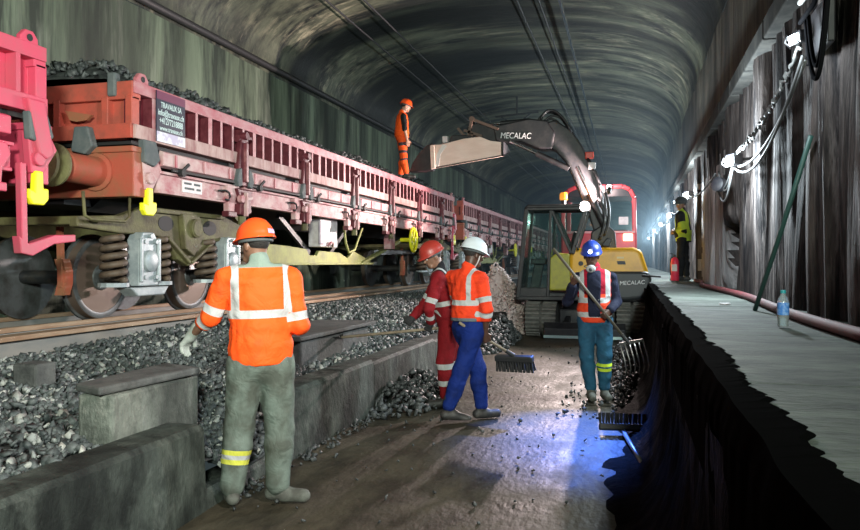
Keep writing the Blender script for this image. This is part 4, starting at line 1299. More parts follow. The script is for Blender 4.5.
# boom: king post, main boom, stick, rams, hoses
YB0, YB1 = 16.35, 16.72
mb = MB(); mb.prism([(-0.95, 0.95), (-0.25, 0.95), (-0.35, 2.2), (-0.55, 2.4), (-0.85, 2.2)], YB0 - 0.05, YB1 + 0.05, 'xz'); mb.build('king_post', M_exd, ex, bevel=0.03)


def pxz(x, y, Y=16.5):
    """point in the boom plane"""
    r = (x - 430) / 740.0; c, s = math.cos(YAW), math.sin(YAW); zc = Y / (r * s + c)
    return (zc * (r * c - s), CAMH - (y - 262.0) * zc / 740.0)


def poly(*p):
    return [pxz(a, b) for a, b in p]


mb = MB(); mb.prism(poly((544, 124), (556, 121), (572, 131), (583, 147), (590, 162), (600, 182), (607, 202), (611, 238), (596, 240), (588, 212), (581, 198), (573, 178), (566, 163), (556, 152), (545, 146)), YB0, YB1, 'xz')
boom = mb.build('boom', M_exd, ex, bevel=0.04, seg=3)
mb = MB(); mb.prism(poly((495, 129), (502, 126), (530, 120), (548, 122), (556, 134), (553, 150), (540, 150), (522, 143), (505, 143), (497, 142)), YB0 - 0.06, YB1 + 0.06, 'xz')
stick = mb.build('stick', M_exd, ex, bevel=0.035, seg=3)
tx, tz = pxz(517, 137.5)
text('lettering', 'MECALAC', 0.185, M_let, frame((tx, YB0 - 0.062, tz), (1, 0, -0.06), (0, 0, 1)), stick, 0.006, shear=0.12, sx=0.82)


def ram(name, a, b_, r0, y):
    a = pxz(*a); b_ = pxz(*b_); A_ = V((a[0], y, a[1])); B = V((b_[0], y, b_[1])); M_ = A_.lerp(B, 0.55)
    c = MB().cyl(A_, M_, r0, 14).build(name, M_exd, ex, smooth=40)
    MB().cyl(M_, B, r0 * 0.55, 12).build('piston_rod', M_chr, c, smooth=40)


ram('stick_ram', (570, 170), (512, 143), 0.065, YB0 - 0.10)
ram('bucket_ram', (530, 121), (478, 126), 0.055, YB0 + 0.1)
ram('boom_ram', (606, 228), (578, 168), 0.08, YB0 - 0.12)
for k, (a, b_, c, d) in enumerate((((541, 122), (546, 105), (560, 108), (572, 133)), ((543, 124), (552, 109), (566, 116), (575, 138)), ((547, 120), (550, 114), (562, 122), (570, 140)), ((536, 121), (542, 108), (556, 104), (568, 128)))):
    pts = []
    for i in range(13):
        t = i / 12; q = [(1 - t) ** 3, 3 * t * (1 - t) ** 2, 3 * t * t * (1 - t), t ** 3]
        X = sum(w_ * p[0] for w_, p in zip(q, (a, b_, c, d))); Y = sum(w_ * p[1] for w_, p in zip(q, (a, b_, c, d)))
        u = pxz(X, Y); pts.append((u[0], YB0 + 0.02 + 0.11 * k, u[1]))
    MB().tube(pts, 0.03, 8).build('hydraulic_hose', M_hose, ex, smooth=True)
for k, P0 in enumerate((((588, 160), (598, 175), (604, 190), (602, 208)), ((600, 186), (612, 200), (612, 222), (604, 236)), ((598, 200), (608, 210), (606, 228), (600, 240)))):
    pts = []
    for i in range(13):
        t = i / 12; q = [(1 - t) ** 3, 3 * t * (1 - t) ** 2, 3 * t * t * (1 - t), t ** 3]
        u = pxz(sum(w_ * p[0] for w_, p in zip(q, P0)), sum(w_ * p[1] for w_, p in zip(q, P0))); pts.append((u[0], YB0 - 0.10 - 0.05 * k, u[1]))
    MB().tube(pts, 0.035, 8).build('hydraulic_hose', M_hose, ex, smooth=True)
mb = MB(); c0 = pxz(590, 158); mb.box((c0[0] - 0.09, YB0 - 0.12, c0[1] - 0.05), (c0[0] + 0.09, YB0 - 0.02, c0[1] + 0.10)); mb.build('valve_block', mat('red_valve', (0.5, 0.05, 0.03), 0.4), ex, bevel=0.02)
mb = MB(); c0 = pxz(593, 166); mb.box((c0[0] - 0.09, YB0 - 0.14, c0[1] - 0.10), (c0[0] + 0.07, YB0 - 0.03, c0[1] + 0.05)); mb.build('valve_cover', M_white, ex, bevel=0.02)
# quick coupler and wide bucket
mb = MB(); mb.prism(poly((468, 128), (478, 124), (498, 129), (500, 142), (488, 147), (478, 150), (470, 142)), YB0, YB1, 'xz'); mb.build('quick_coupler', M_exd, ex, bevel=0.02)
mb = MB()
for a, b_ in (((474, 121), (500, 131)), ((474, 121), (470, 140)), ((466, 132), (484, 138)), ((470, 141), (460, 130)), ((474, 135), (476, 155))):
    a = pxz(*a); b_ = pxz(*b_); mb.bar((a[0], YB0 - 0.07, a[1]), (b_[0], YB0 - 0.07, b_[1]), 0.06, 0.07, (0, 1, 0))
mb.cyl((pxz(474, 121)[0], YB0 - 0.12, pxz(474, 121)[1]), (pxz(474, 121)[0], YB1, pxz(474, 121)[1]), 0.06, 12)
mb.build('coupler_link', mat('brown_linkage', (0.10, 0.06, 0.045), 0.5), ex)
bk = empty('bucket', (0, 0, 0)); bk.parent = ex; bk.location = V((-3.5, 16.5, 3.9)) - ex.location
face = poly((436, 148), (447, 147.5), (468, 142), (484, 140), (494, 144), (506, 145.5), (507, 159), (437, 171.5))
mb = MB(); mb.prism(face, 16.02, 16.07, 'xz'); mb.build('bucket_back', M_bkt, bk, bevel=0.015)
mb = MB(); u = poly((437, 171.5), (507, 159)); mb.add([(u[0][0], 16.02, u[0][1]), (u[1][0], 16.02, u[1][1]), (u[1][0], 16.95, u[1][1] + 0.20), (u[0][0], 16.95, u[0][1] + 0.20), (u[0][0], 16.02, u[0][1] + 0.03), (u[1][0], 16.02, u[1][1] + 0.03), (u[1][0], 16.95, u[1][1] + 0.23), (u[0][0], 16.95, u[0][1] + 0.23)], [(0, 1, 2, 3), (7, 6, 5, 4), (0, 4, 5, 1), (1, 5, 6, 2), (2, 6, 7, 3), (3, 7, 4, 0)])
mb.build('bucket_floor', M_exd, bk)
mb = MB(); u = poly((507, 145), (507, 159)); mb.prism([(16.02, u[0][1]), (16.02, u[1][1]), (16.95, u[1][1] + 0.22), (16.6, u[0][1])], u[0][0] - 0.05, u[0][0], 'yz'); mb.build('side_cheek', M_exd, bk)
mb = MB(); mb.prism(poly((437, 172), (437, 146), (432, 148), (424, 156), (418, 165), (414.5, 174.5)), 16.06, 16.35, 'xz'); mb.build('side_cutter', M_exd, bk, bevel=0.02)
mb = MB(); mb.prism(poly((436, 149), (440, 148.5), (441, 171), (437, 172)), 15.97, 16.02, 'xz'); mb.build('wear_plate', M_bkt, bk, bevel=0.006)
mb = MB(); mb.prism(poly((444, 169), (446, 157), (452, 149), (448, 147.5), (442, 158), (441, 169)), 16.0, 16.02, 'xz'); mb.build('polished_highlight', mat('painted_highlight', (0.72, 0.66, 0.64), 0.4), bk)  # curved highlight on the bucket, built as a pale strip
mb = MB(); a = pxz(449, 141); mb.box((a[0] - 0.06, 16.1, a[1] - 0.10), (a[0] + 0.06, 16.25, a[1] + 0.05)); mb.build('bucket_lug', M_white, bk, bevel=0.015)
mb = MB(); mb.prism(poly((452, 147), (456, 138), (470, 138), (484, 141), (468, 143)), 16.08, 16.6, 'xz'); mb.build('bucket_bracket', M_exd, bk, bevel=0.02)

# ------------------------------------------------------------------ red works vehicle behind the excavator
M_red = mat('red_vehicle_paint', (0.60, 0.045, 0.06), 0.45, col2=(0.45, 0.05, 0.06), amt=0.4, scale=3)
rv = thing('works_locomotive', (-0.85, 22.5, 0.0), 'red works vehicle with tall rounded cab standing behind the yellow excavator', 'works vehicle')
mb = MB()
path = [(-1.90, 1.4), (-1.90, 3.35), (-1.78, 3.58), (-1.55, 3.68), (-0.25, 3.68), (-0.05, 3.58), (0.06, 3.35), (0.08, 1.4)]
for a, b_ in zip(path[:-1], path[1:]):
    mb.bar((a[0], 21.5, a[1]), (b_[0], 21.5, b_[1]), 0.12, 0.14, (0, 1, 0))
    mb.bar((a[0], 23.4, a[1]), (b_[0], 23.4, b_[1]), 0.14, 0.14, (0, 1, 0))
mb.build('cab_frame', M_red, rv, bevel=0.03)
mb = MB(); mb.prism([(-1.85, 3.4), (-1.55, 3.64), (-0.25, 3.64), (0.03, 3.4)], 21.5, 23.4, 'xz'); mb.build('cab_roof', M_exd, rv)
MB().box((-1.85, 21.52, 2.45), (0.02, 21.54, 3.6)).build('windscreen', M_gls, rv)
mb = MB(); mb.prism([(-1.95, 1.5), (0.12, 1.5), (0.12, 2.38), (-1.95, 2.38)], 21.4, 21.6, 'xz'); fp = mb.build('front_panel', M_red, rv, bevel=0.05)
MB().box((-1.9, 21.36, 2.36), (0.08, 21.55, 2.42)).build('sill_strip', mat('pale_red', (0.6, 0.25, 0.25), 0.5), rv)
mb = MB(); mb.box((-1.9, 21.4, 0.75), (0.05, 23.6, 1.6)); mb.build('chassis', M_exd, rv, bevel=0.04)
MB().box((-1.7, 22.4, 1.6), (-0.1, 23.3, 2.5)).build('engine_cover', M_exd, rv, bevel=0.05)
MB().box((-0.36, 21.49, 2.60), (-0.10, 21.515, 2.82)).build('windscreen_notice', M_white, rv)
hl = MB().box((-0.24, 21.34, 2.14), (0.02, 21.41, 2.34)).build('headlamp', emit_mat('warm_head_lens', (1.0, 0.55, 0.25), 5), rv, bevel=0.02)
for x in (-1.7, -0.15):
    for yy in (21.9, 23.2):
        MB().lathe((x - 0.13, yy, 0.45), (1, 0, 0), [(0, 0.30), (0.02, 0.44), (0.24, 0.44), (0.26, 0.30)], 24).build('wheel', M_trk, rv, smooth=40)
rl = MB().lathe((-0.62, 21.38, 3.66), (0, -1, -0.1), [(0, 0.04), (0.02, 0.07), (0.08, 0.08), (0.09, 0.07)], 14).build('roof_lamp', M_exd, rv, smooth=40)
MB().lathe((-0.62, 21.285, 3.65), (0, -1, -0.1), [(0, 0.07), (0.01, 0.06), (0.015, 0.02)], 14).build('lamp_lens', M_lens_warm, rl)
point_light('roof_lamp_light', (-0.62, 21.1, 3.6), 60, (1.0, 0.72, 0.70), 0.06, rv)

# ================================================================== PEOPLE
def unit(v):
    v = np.array(v, float); return v / max(np.linalg.norm(v), 1e-9)


def hand_prims(w, d, n, t, curl=0.6, infl=0.0):
    """w wrist, d along the hand, n palm normal, t towards the thumb"""
    w = np.array(w, float); d = unit(d); t = np.array(t, float); t = unit(t - d * (t @ d)); n0 = np.array(n, float)
    n = np.cross(d, t)
    if n @ n0 < 0: n = -n
    P = []
    offs = (0.030, 0.010, -0.010, -0.028); ln = (0.074, 0.083, 0.077, 0.060)
    for o, L_ in zip(offs, ln):
        k = w + d * 0.088 + t * o
        P.append(cap(w + d * 0.01 + t * o * 0.5, k, 0.016 + infl, 0.0135 + infl, k=0.012))
        p = k; a = 0.15
        for f, r_ in ((0.45, 0.0100), (0.31, 0.0092), (0.24, 0.0085)):
            a += curl
            q = p + (d * math.cos(a) + n * math.sin(a) + t * o * 0.5) * L_ * f
            P.append(cap(p, q, r_ + infl, r_ - 0.0006 + infl, k=0.004)); p = q
    b = w + d * 0.025 + t * 0.022
    m = b + unit(d * 0.6 + t * 0.75 + n * 0.35) * 0.042
    e = m + unit(d * 0.85 + t * 0.25 + n * (0.3 + curl * 0.5)) * 0.033
    P += [cap(b, m, 0.0145 + infl, 0.0125 + infl, k=0.008), cap(m, e, 0.0120 + infl, 0.0100 + infl, k=0.004)]
    return P


def helmet_mesh(fr, c, R0=(0.112, 0.138, 0.122), bump=0.012):
    """hard hat: fr rows = (side, forward, up); c = centre of the skull"""
    P = []; F = []; nt, npn = 10, 40

    def pt(th, ph, sc=1.0, add=0.0):
        x = math.cos(th) * math.sin(ph); y = math.cos(th) * math.cos(ph); z = math.sin(th)
        r = sc
        if th > 0.5 and abs(x) < 0.30: r += 0.035
        q = np.array([x * R0[0] * r, y * R0[1] * r, z * R0[2] * r + 0.012])
        return q
    rows = []
    for i in range(nt + 1):
        th = math.pi / 2 * (1 - i / nt)
        rows.append([pt(th, 2 * math.pi * j / npn) for j in range(npn)])
    rim = []; rim2 = []
    for j in range(npn):
        ph = 2 * math.pi * j / npn; f = max(0, math.cos(ph))
        e = 0.009 + 0.034 * f ** 2.0
        q = pt(0, ph); u = q.copy(); u[2] = 0; u /= np.linalg.norm(u)
        rim.append(q + u * e + np.array([0, 0, -0.012 - 0.012 * f])); rim2.append(q + u * e + np.array([0, 0, -0.018 - 0.012 * f]))
    rows += [rim, rim2]
    rows.append([pt(0, 2 * math.pi * j / npn, 0.95) + np.array([0, 0, -0.012]) for j in range(npn)])
    for i in range(nt, -1, -3):
        rows.append([pt(math.pi / 2 * (1 - i / nt), 2 * math.pi * j / npn, 0.95) for j in range(npn)])
    A_ = np.array(rows).reshape(-1, 3) @ fr + c
    for i in range(len(rows) - 1):
        for j in range(npn):
            F.append((i * npn + j, i * npn + (j + 1) % npn, (i + 1) * npn + (j + 1) % npn, (i + 1) * npn + j))
    return MB().add([tuple(p) for p in A_], F)


def helmet_patch(fr, c, ph0, ph1, th0, th1, R0=(0.112, 0.138, 0.122), sc=1.025):
    P = []; F = []; n = 6
    for lay in (sc, sc - 0.012):
        for i in range(n + 1):
            for j in range(n + 1):
                th = th0 + (th1 - th0) * i / n; ph = ph0 + (ph1 - ph0) * j / n
                q = np.array([math.cos(th) * math.sin(ph) * R0[0], math.cos(th) * math.cos(ph) * R0[1], math.sin(th) * R0[2]]) * lay + np.array([0, 0, 0.012])
                P.append(tuple(q @ fr + c))
    m = (n + 1) ** 2
    for i in range(n):
        for j in range(n):
            a = i * (n + 1) + j; F += [(a, a + 1, a + n + 2, a + n + 1), (m + a, m + a + n + 1, m + a + n + 2, m + a + 1)]
    ring = [j for j in range(n + 1)] + [(i + 1) * (n + 1) + n for i in range(n)] + [n * (n + 1) + n - 1 - j for j in range(n)] + [(n - 1 - i) * (n + 1) for i in range(n - 1)]
    for a, b in zip(ring, ring[1:] + ring[:1]):
        F.append((a, m + a, m + b, b))
    return MB().add(P, F)


M_skin_l = mat('light_skin', (0.50, 0.27, 0.19), 0.5, col2=(0.42, 0.20, 0.14), amt=0.4, scale=20)
M_skin_d = mat('dark_skin', (0.085, 0.042, 0.028), 0.42, col2=(0.06, 0.03, 0.02), amt=0.4, scale=20)
M_skin_m = mat('brown_skin', (0.22, 0.115, 0.075), 0.45, col2=(0.17, 0.085, 0.055), amt=0.4, scale=20)
M_eye = mat('eye_white', (0.7, 0.68, 0.64), 0.25)
M_hair = mat('dark_hair', (0.012, 0.010, 0.009), 0.7, bump=0.5, bscale=90)
SILVER = (0.43, 0.44, 0.44)
LIME = (0.55, 0.72, 0.05)


def person(label, loc, J, outfit, h=0.011, seed=1):
    """J: joints in the frame (u across the line of sight, v away from the camera, z up) relative to loc"""
    base = V(loc)
    psi = math.atan2(loc[0], loc[1])            # bearing of the figure from the camera, keeps the pose facing as photographed
    Mr = Matrix.Rotation(-psi, 4, 'Z')
    j = {k: np.array(v, float) for k, v in J.items() if k not in ('handL', 'handR')}
    up = unit(j['neck'] - j['pelvis']); side = j['sR'] - j['sL']; side = unit(side - up * (side @ up)); fwd = np.cross(up, side)
    fr = np.stack([side, fwd, up])
    face = unit(j['face']); hup = np.array([0, 0, 1.0]); hs = unit(np.cross(face, hup)); hup = np.cross(hs, face); hf = np.stack([hs, face, hup])
    hc = j['head']; S_ = outfit.get('scale', 1.0)
    chest = j['neck'] * 0.62 + j['pelvis'] * 0.38; belly = j['neck'] * 0.28 + j['pelvis'] * 0.72
    allp = np.array([v for k, v in j.items() if k not in ('face', 'toeL', 'toeR')])
    lo = allp.min(0) - 0.28; hi = allp.max(0) + 0.28; lo[2] = min(lo[2], -0.03)
    skin = outfit['skin']

    def torso(inf):
        return [ell(chest - up * 0.01, (0.172 + inf, 0.112 + inf, 0.20 + inf), fr, k=0.05), ell(belly, (0.150 + inf, 0.105 + inf, 0.17 + inf), fr, k=0.06),
                cap(j['sL'] * 0.8 + j['sR'] * 0.2, j['sR'] * 0.8 + j['sL'] * 0.2, 0.062 + inf, k=0.05)]

    def arm(s, inf, full=True, frac=1.0):
        S, E, W = j['s' + s], j['e' + s], j['w' + s]
        P = [cap(S, E, 0.056 + inf, 0.045 + inf, k=0.03)]
        if full:
            P.append(cap(E, E + (W - E) * frac, 0.045 + inf, 0.045 + inf - 0.014 * frac * (1 if inf < .012 else 0.6), k=0.025))
        return P

    def legs(s, inf, ank=0.0):
        Hh, K, A_ = j['hip' + s], j['k' + s], j['a' + s]
        return [cap(Hh, K, 0.088 + inf, 0.060 + inf, k=0.035), cap(K, A_ + np.array([0, 0, ank]), 0.060 + inf, 0.043 + inf * 1.05, k=0.03), cap(K * 0.7 + A_ * 0.3 - fwd * 0.02, K * 0.45 + A_ * 0.55, 0.058 + inf, 0.044 + inf, k=0.03)]

    # -- skin: one continuous surface from the head to the feet
    b = SDF(lo, hi, min(h, 0.009))
    b.apply(torso(-0.012), 0.04); b.apply([ell(j['pelvis'], (0.155, 0.105, 0.12), fr)], 0.05)
    b.apply([cap(j['neck'] - up * 0.03, hc - hup * 0.05 - face * 0.02, 0.058, 0.054)], 0.04)
    hd = lambda p: np.array(p) @ hf + hc
    b.apply([ell(hd((0, -0.008, 0.025)), (0.076, 0.096, 0.095), hf, k=0.02), ell(hd((0, 0.018, -0.045)), (0.060, 0.074, 0.075), hf, k=0.03),
             cap(hd((-0.028, 0.066, -0.092)), hd((0.028, 0.066, -0.092)), 0.022, k=0.02), cap(hd((0, 0.088, 0.012)), hd((0, 0.108, -0.028)), 0.010, 0.014, k=0.012),
             cap(hd((-0.045, 0.080, 0.022)), hd((0.045, 0.080, 0.022)), 0.012, k=0.012), cap(hd((-0.022, 0.086, -0.058)), hd((0.022, 0.086, -0.058)), 0.008, k=0.006),
             cap(hd((-0.020, 0.084, -0.069)), hd((0.020, 0.084, -0.069)), 0.008, k=0.006),
             ell(hd((-0.078, -0.008, -0.015)), (0.012, 0.022, 0.034), hf, k=0.008), ell(hd((0.078, -0.008, -0.015)), (0.012, 0.022, 0.034), hf, k=0.008)], 0.01)
    for s in 'LR':
        b.apply(arm(s, -0.006), 0.03)
        d_, n_, t_, cu = J['hand' + s]
        b.apply(hand_prims(j['w' + s], d_, n_, t_, cu), 0.01)
        b.apply(legs(s, -0.012), 0.03)
        tt = unit(j['toe' + s]); b.apply([cap(j['a' + s] - tt * 0.03 - [0, 0, 0.03], j['a' + s] + tt * 0.12 - [0, 0, 0.05], 0.034, 0.026)], 0.02)
    root = sdf_obj(b, 'person', skin, base, Mr)
    root.location = base
    tag(root, label, 'person')

    def kid(o_mb, name, m, smooth=True, parent=None, bevel=0.0):
        o_mb.v = [tuple(Mr @ V(p) + base) for p in o_mb.v]
        return o_mb.build(name, m, parent or root, smooth=smooth, bevel=bevel)
    # eyes
    for sx in (-1, 1):
        e = hd((0.032 * sx, 0.082, 0.003)); kid(MB().ball(tuple(e), 0.012, 10, 8), 'eye', M_eye)
    # -- trousers
    t = SDF(lo, hi, h); inf = outfit.get('tr_inf', 0.020)
    t.apply([ell(j['pelvis'], (0.158 + inf, 0.112 + inf, 0.14 + inf), fr)], 0.05)
    for s in 'LR': t.apply(legs(s, inf, outfit.get('cuff', 0.045)), 0.03)
    t.apply([cap(belly, j['pelvis'], 0.12, 0.13)], 0.05)
    t.wrinkle(0.0045, seed, 27)
    t.cut(j['pelvis'] + up * 0.14, up)

    def seg(P, a, c):
        ab = c - a; L_ = np.linalg.norm(ab); x = (P - a) @ (ab / L_); return x, np.linalg.norm(P - a - np.clip(x, 0, L_)[:, None] * ab / L_, axis=1), L_

    def leg_bands(spec):
        def fn(P):
            out = np.full(len(P), -1.0)
            for (s, part, tt, hw) in spec:
                a, c = (j['hip' + s], j['k' + s]) if part == 't' else (j['k' + s], j['a' + s])
                x, d, L_ = seg(P, a, c)
                o_ = 'R' if s == 'L' else 'L'
                a2, c2 = (j['hip' + o_], j['k' + o_]) if part == 't' else (j['k' + o_], j['a' + o_])
                d2 = seg(P, a2, c2)[1]
                out = np.maximum(out, np.minimum(hw - np.abs(x - tt * L_), d2 - d))
            return out
        return fn
    tro = sdf_obj(t, 'trousers', outfit['trousers'], base, Mr, root, {'band': leg_bands(outfit.get('leg_band', [])), 'band2': leg_bands(outfit.get('leg_band2', []))})
    # -- jacket / vest
    inf = outfit.get('ja_inf', 0.024)
    k = SDF(lo, hi, h)
    k.apply(torso(inf), 0.05)
    hem = outfit.get('hem', 0.0)
    k.apply([cap(belly, j['pelvis'] + up * (hem + 0.02), 0.125 + inf * 0.5, 0.135 + inf * 0.6), ell(j['pelvis'] + up * 0.05, (0.168 + inf, 0.115 + inf, 0.15 + inf), fr)], 0.06)
    k.apply([cap(j['neck'] - up * 0.05, j['neck'] + up * outfit.get('collar', 0.03), 0.072, 0.066)], 0.03)
    sl = outfit.get('sleeve', 1.0)
    for s in 'LR':
        if sl > 0.5: k.apply(arm(s, inf * 0.55, sl > 1.0 or sl == 1.0, outfit.get('sleeve_' + s, 0.88)), 0.03)
        elif sl > 0: k.apply([cap(j['s' + s], j['s' + s] * 0.6 + j['e' + s] * 0.4, 0.062 + inf * 0.5, 0.06 + inf * 0.5)], 0.03)
    k.wrinkle(outfit.get('wr', 0.005), seed + 5, 34)
    k.cut(j['pelvis'] + up * hem, -up)

    def d_arm(P):
        m = np.full(len(P), 9.0)
        for s in 'LR':
            for a, c in ((j['s' + s], j['e' + s]), (j['e' + s], j['w' + s])):
                m = np.minimum(m, seg(P, a, c)[1] - 0.065)
        return m

    def d_tor(P):
        q = (P - (chest * 0.55 + belly * 0.45)) @ fr.T / np.array([0.185, 0.13, 0.34])
        return (np.linalg.norm(q, axis=1) - 1) * 0.15

    def ja_bands(spec):
        def fn(P):
            out = np.full(len(P), -1.0); q = (P - j['pelvis']) @ fr.T; da = d_arm(P); dt = d_tor(P)
            for sp in spec:
                if sp[0] == 'ring':       # height above pelvis along the spine
                    val = np.minimum(sp[2] - np.abs(q[:, 2] - sp[1]), da - dt)
                elif sp[0] == 'vert':     # offset across the shoulders, half width, lowest height
                    val = np.minimum(np.minimum(sp[2] - np.abs(q[:, 0] - sp[1]), q[:, 2] - sp[3]), da - dt + 0.03)
                elif sp[0] == 'open':     # front opening
                    val = np.minimum(np.minimum(sp[2] - np.abs(q[:, 0] - sp[1]), q[:, 1]), da - dt + 0.02)
                elif sp[0] == 'above':
                    val = q[:, 2] - sp[1]
                elif sp[0] == 'yoke':
                    val = np.minimum(q[:, 2] - sp[1], da - dt + 0.02)
                else:
                    _, s, part, tt, hw = sp
                    a, c = (j['s' + s], j['e' + s]) if part == 'u' else (j['e' + s], j['w' + s])
                    x, d, L_ = seg(P, a, c)
                    val = np.minimum(hw - np.abs(x - tt * L_), np.minimum(dt - da + 0.02, 0.12 - d))
                out = np.maximum(out, val)
            return out
        return fn
    sdf_obj(k, outfit.get('top_name', 'jacket'), outfit['jacket'], base, Mr, root, {'band': ja_bands(outfit.get('band', [])), 'band2': ja_bands(outfit.get('band2', []))})
    if 'shirt' in outfit:      # garment under an open vest
        u_ = SDF(lo, hi, h); u_.apply(torso(0.010), 0.05)
        for s in 'LR': u_.apply(arm(s, 0.012, outfit.get('shirt_long', True), 0.9), 0.03)
        u_.apply([cap(j['neck'] - up * 0.05, j['neck'] + up * 0.02, 0.066, 0.062)], 0.03)
        u_.cut(j['pelvis'] + up * 0.05, -up); u_.wrinkle(0.004, seed + 9, 36)
        sdf_obj(u_, 'shirt', outfit['shirt'], base, Mr, root)
    # -- boots
    for s in 'LR':
        a = j['a' + s]; tt = np.array(j['toe' + s], float)
        tf = unit(tt); flat = unit([tt[0], tt[1], 0]); g = a - np.array([0, 0, a[2]]) + np.array([0, 0, max(0.0, a[2] - 0.095)])
        x_ = SDF(np.minimum(g, g + flat * 0.2) - 0.14, np.maximum(g, g + flat * 0.2) + [0.14, 0.14, 0.34], h * 0.9)
        pitch = np.array([0, 0, tf[2] * 0.2])
        x_.apply([cap(a + [0, 0, 0.02], a + [0, 0, 0.10], 0.052, 0.055), cap(g - flat * 0.045 + [0, 0, 0.045], g + flat * 0.05 + [0, 0, 0.045], 0.044, 0.046), cap(g + flat * 0.05 + [0, 0, 0.04], g + flat * 0.175 + [0, 0, 0.038] + pitch, 0.047, 0.044)], 0.03)
        x_.cut(g + [0, 0, 0.002], [0, 0, -1])
        bt = sdf_obj(x_, 'boot', outfit['boots'], base, Mr, root)
    # -- gloves
    if 'gloves' in outfit:
        for s in outfit.get('glove_sides', 'LR'):
            w_ = j['w' + s]; d_, n_, t_, cu = J['hand' + s]
            x_ = SDF(w_ - 0.22, w_ + 0.22, 0.0065)
            x_.apply(hand_prims(w_, d_, n_, t_, cu, 0.0035), 0.01); x_.apply([cap(w_ - unit(d_) * 0.06, w_ + unit(d_) * 0.02, 0.040, 0.034)], 0.02)
            sdf_obj(x_, 'glove', outfit['gloves'], base, Mr, root)
    # -- hair, hard hat
    x_ = SDF(hc - 0.16, hc + 0.16, 0.008)
    x_.apply([ell(hd((0, -0.020, 0.028)), (0.081, 0.094, 0.090), hf)], 0.01); x_.cut(hd((0, 0.03, 0.02)), hf[1] - 0.25 * hf[2]); x_.cut(hd((0, 0, -0.045)), -hf[2])
    sdf_obj(x_, 'hair', M_hair, base, Mr, root)
    hcen = hc + hup * 0.035 - face * 0.01
    hm = kid(helmet_mesh(hf, hcen), 'hard_hat', outfit['helmet'], True)
    st = MB().torus(tuple(hcen + hup * -0.018), tuple(hup), 0.103, 0.011, 28, 6); kid(st, 'head_band', outfit.get('band_m', M_rub), True, hm)
    for (ph0, ph1, th0, th1, m_) in outfit.get('stickers', []):
        kid(helmet_patch(hf, hcen, ph0, ph1, th0, th1), 'sticker', m_, True, hm)
    if outfit.get('strap'):
        pts = [hd((0.085 * math.cos(a), 0.02, -0.01 - 0.13 * math.sin(a))) for a in [math.pi * i / 10 for i in range(11)]]
        kid(MB().tube([tuple(p) for p in pts], 0.006, 6), 'chin_strap', M_white, True, hm)
    return root, dict(j=j, fr=fr, hf=hf, hc=hc, hcen=hcen, Mr=Mr, base=base, kid=kid, hd=hd, helmet=hm)


def worldpt(info, p):
    return info['Mr'] @ V(tuple(p)) + info['base']


C_or = cloth_mat('orange_hivis', (0.92, 0.10, 0.012), SILVER, (0.20, 0.26, 0.22), dirt=(0.80, 0.075, 0.012), dirt_amt=0.3, rough=0.7)
C_or2 = cloth_mat('orange_red_hivis', (0.78, 0.055, 0.015), SILVER, (0.12, 0.14, 0.16), dirt=(0.60, 0.04, 0.015))
C_red = cloth_mat('dark_red_work_suit', (0.21, 0.008, 0.013), SILVER, (0.012, 0.012, 0.015), dirt=(0.14, 0.008, 0.012))
C_vest = cloth_mat('orange_vest', (0.72, 0.06, 0.02), SILVER, (0.35, 0.01, 0.03), dirt=(0.55, 0.04, 0.02))
C_gg = cloth_mat('grey_green_trousers', (0.145, 0.18, 0.155), SILVER, (0.58, 0.58, 0.08), dirt=(0.075, 0.085, 0.07), dirt_amt=0.5)
C_blue = cloth_mat('royal_blue_trousers', (0.006, 0.022, 0.155), SILVER, LIME, dirt=(0.005, 0.015, 0.095))
C_teal = cloth_mat('teal_blue_trousers', (0.022, 0.095, 0.165), LIME, LIME, dirt=(0.02, 0.06, 0.105))
C_navy = cloth_mat('navy_shirt', (0.012, 0.015, 0.035), SILVER, LIME)
C_blk = cloth_mat('black_clothes', (0.014, 0.015, 0.017), SILVER, (0.45, 0.55, 0.06))
C_lime = cloth_mat('dark_jacket_lime_panels', (0.016, 0.018, 0.018), (0.40, 0.52, 0.05), SILVER)
C_or3 = cloth_mat('orange_trousers_dark_patches', (0.85, 0.09, 0.015), (0.05, 0.04, 0.045), (0.05, 0.04, 0.045))
H_or = mat('orange_helmet', (0.90, 0.09, 0.015), 0.3)
H_red = mat('dull_red_helmet', (0.33, 0.03, 0.02), 0.4)
H_white = mat('white_helmet', (0.55, 0.60, 0.64), 0.35)
H_blue = mat('blue_helmet', (0.02, 0.05, 0.32), 0.35)
H_dark = mat('dark_helmet', (0.05, 0.06, 0.065), 0.4)
B_grey = mat('muddy_boots', (0.13, 0.14, 0.12), 0.8, col2=(0.07, 0.07, 0.06), amt=0.5, scale=14)
B_blk = mat('black_boots', (0.02, 0.02, 0.02), 0.6, col2=(0.06, 0.055, 0.05), amt=0.4, scale=14)
G_gry = mat('pale_work_glove', (0.30, 0.33, 0.30), 0.8)
G_blk = mat('black_work_glove', (0.02, 0.02, 0.022), 0.8)

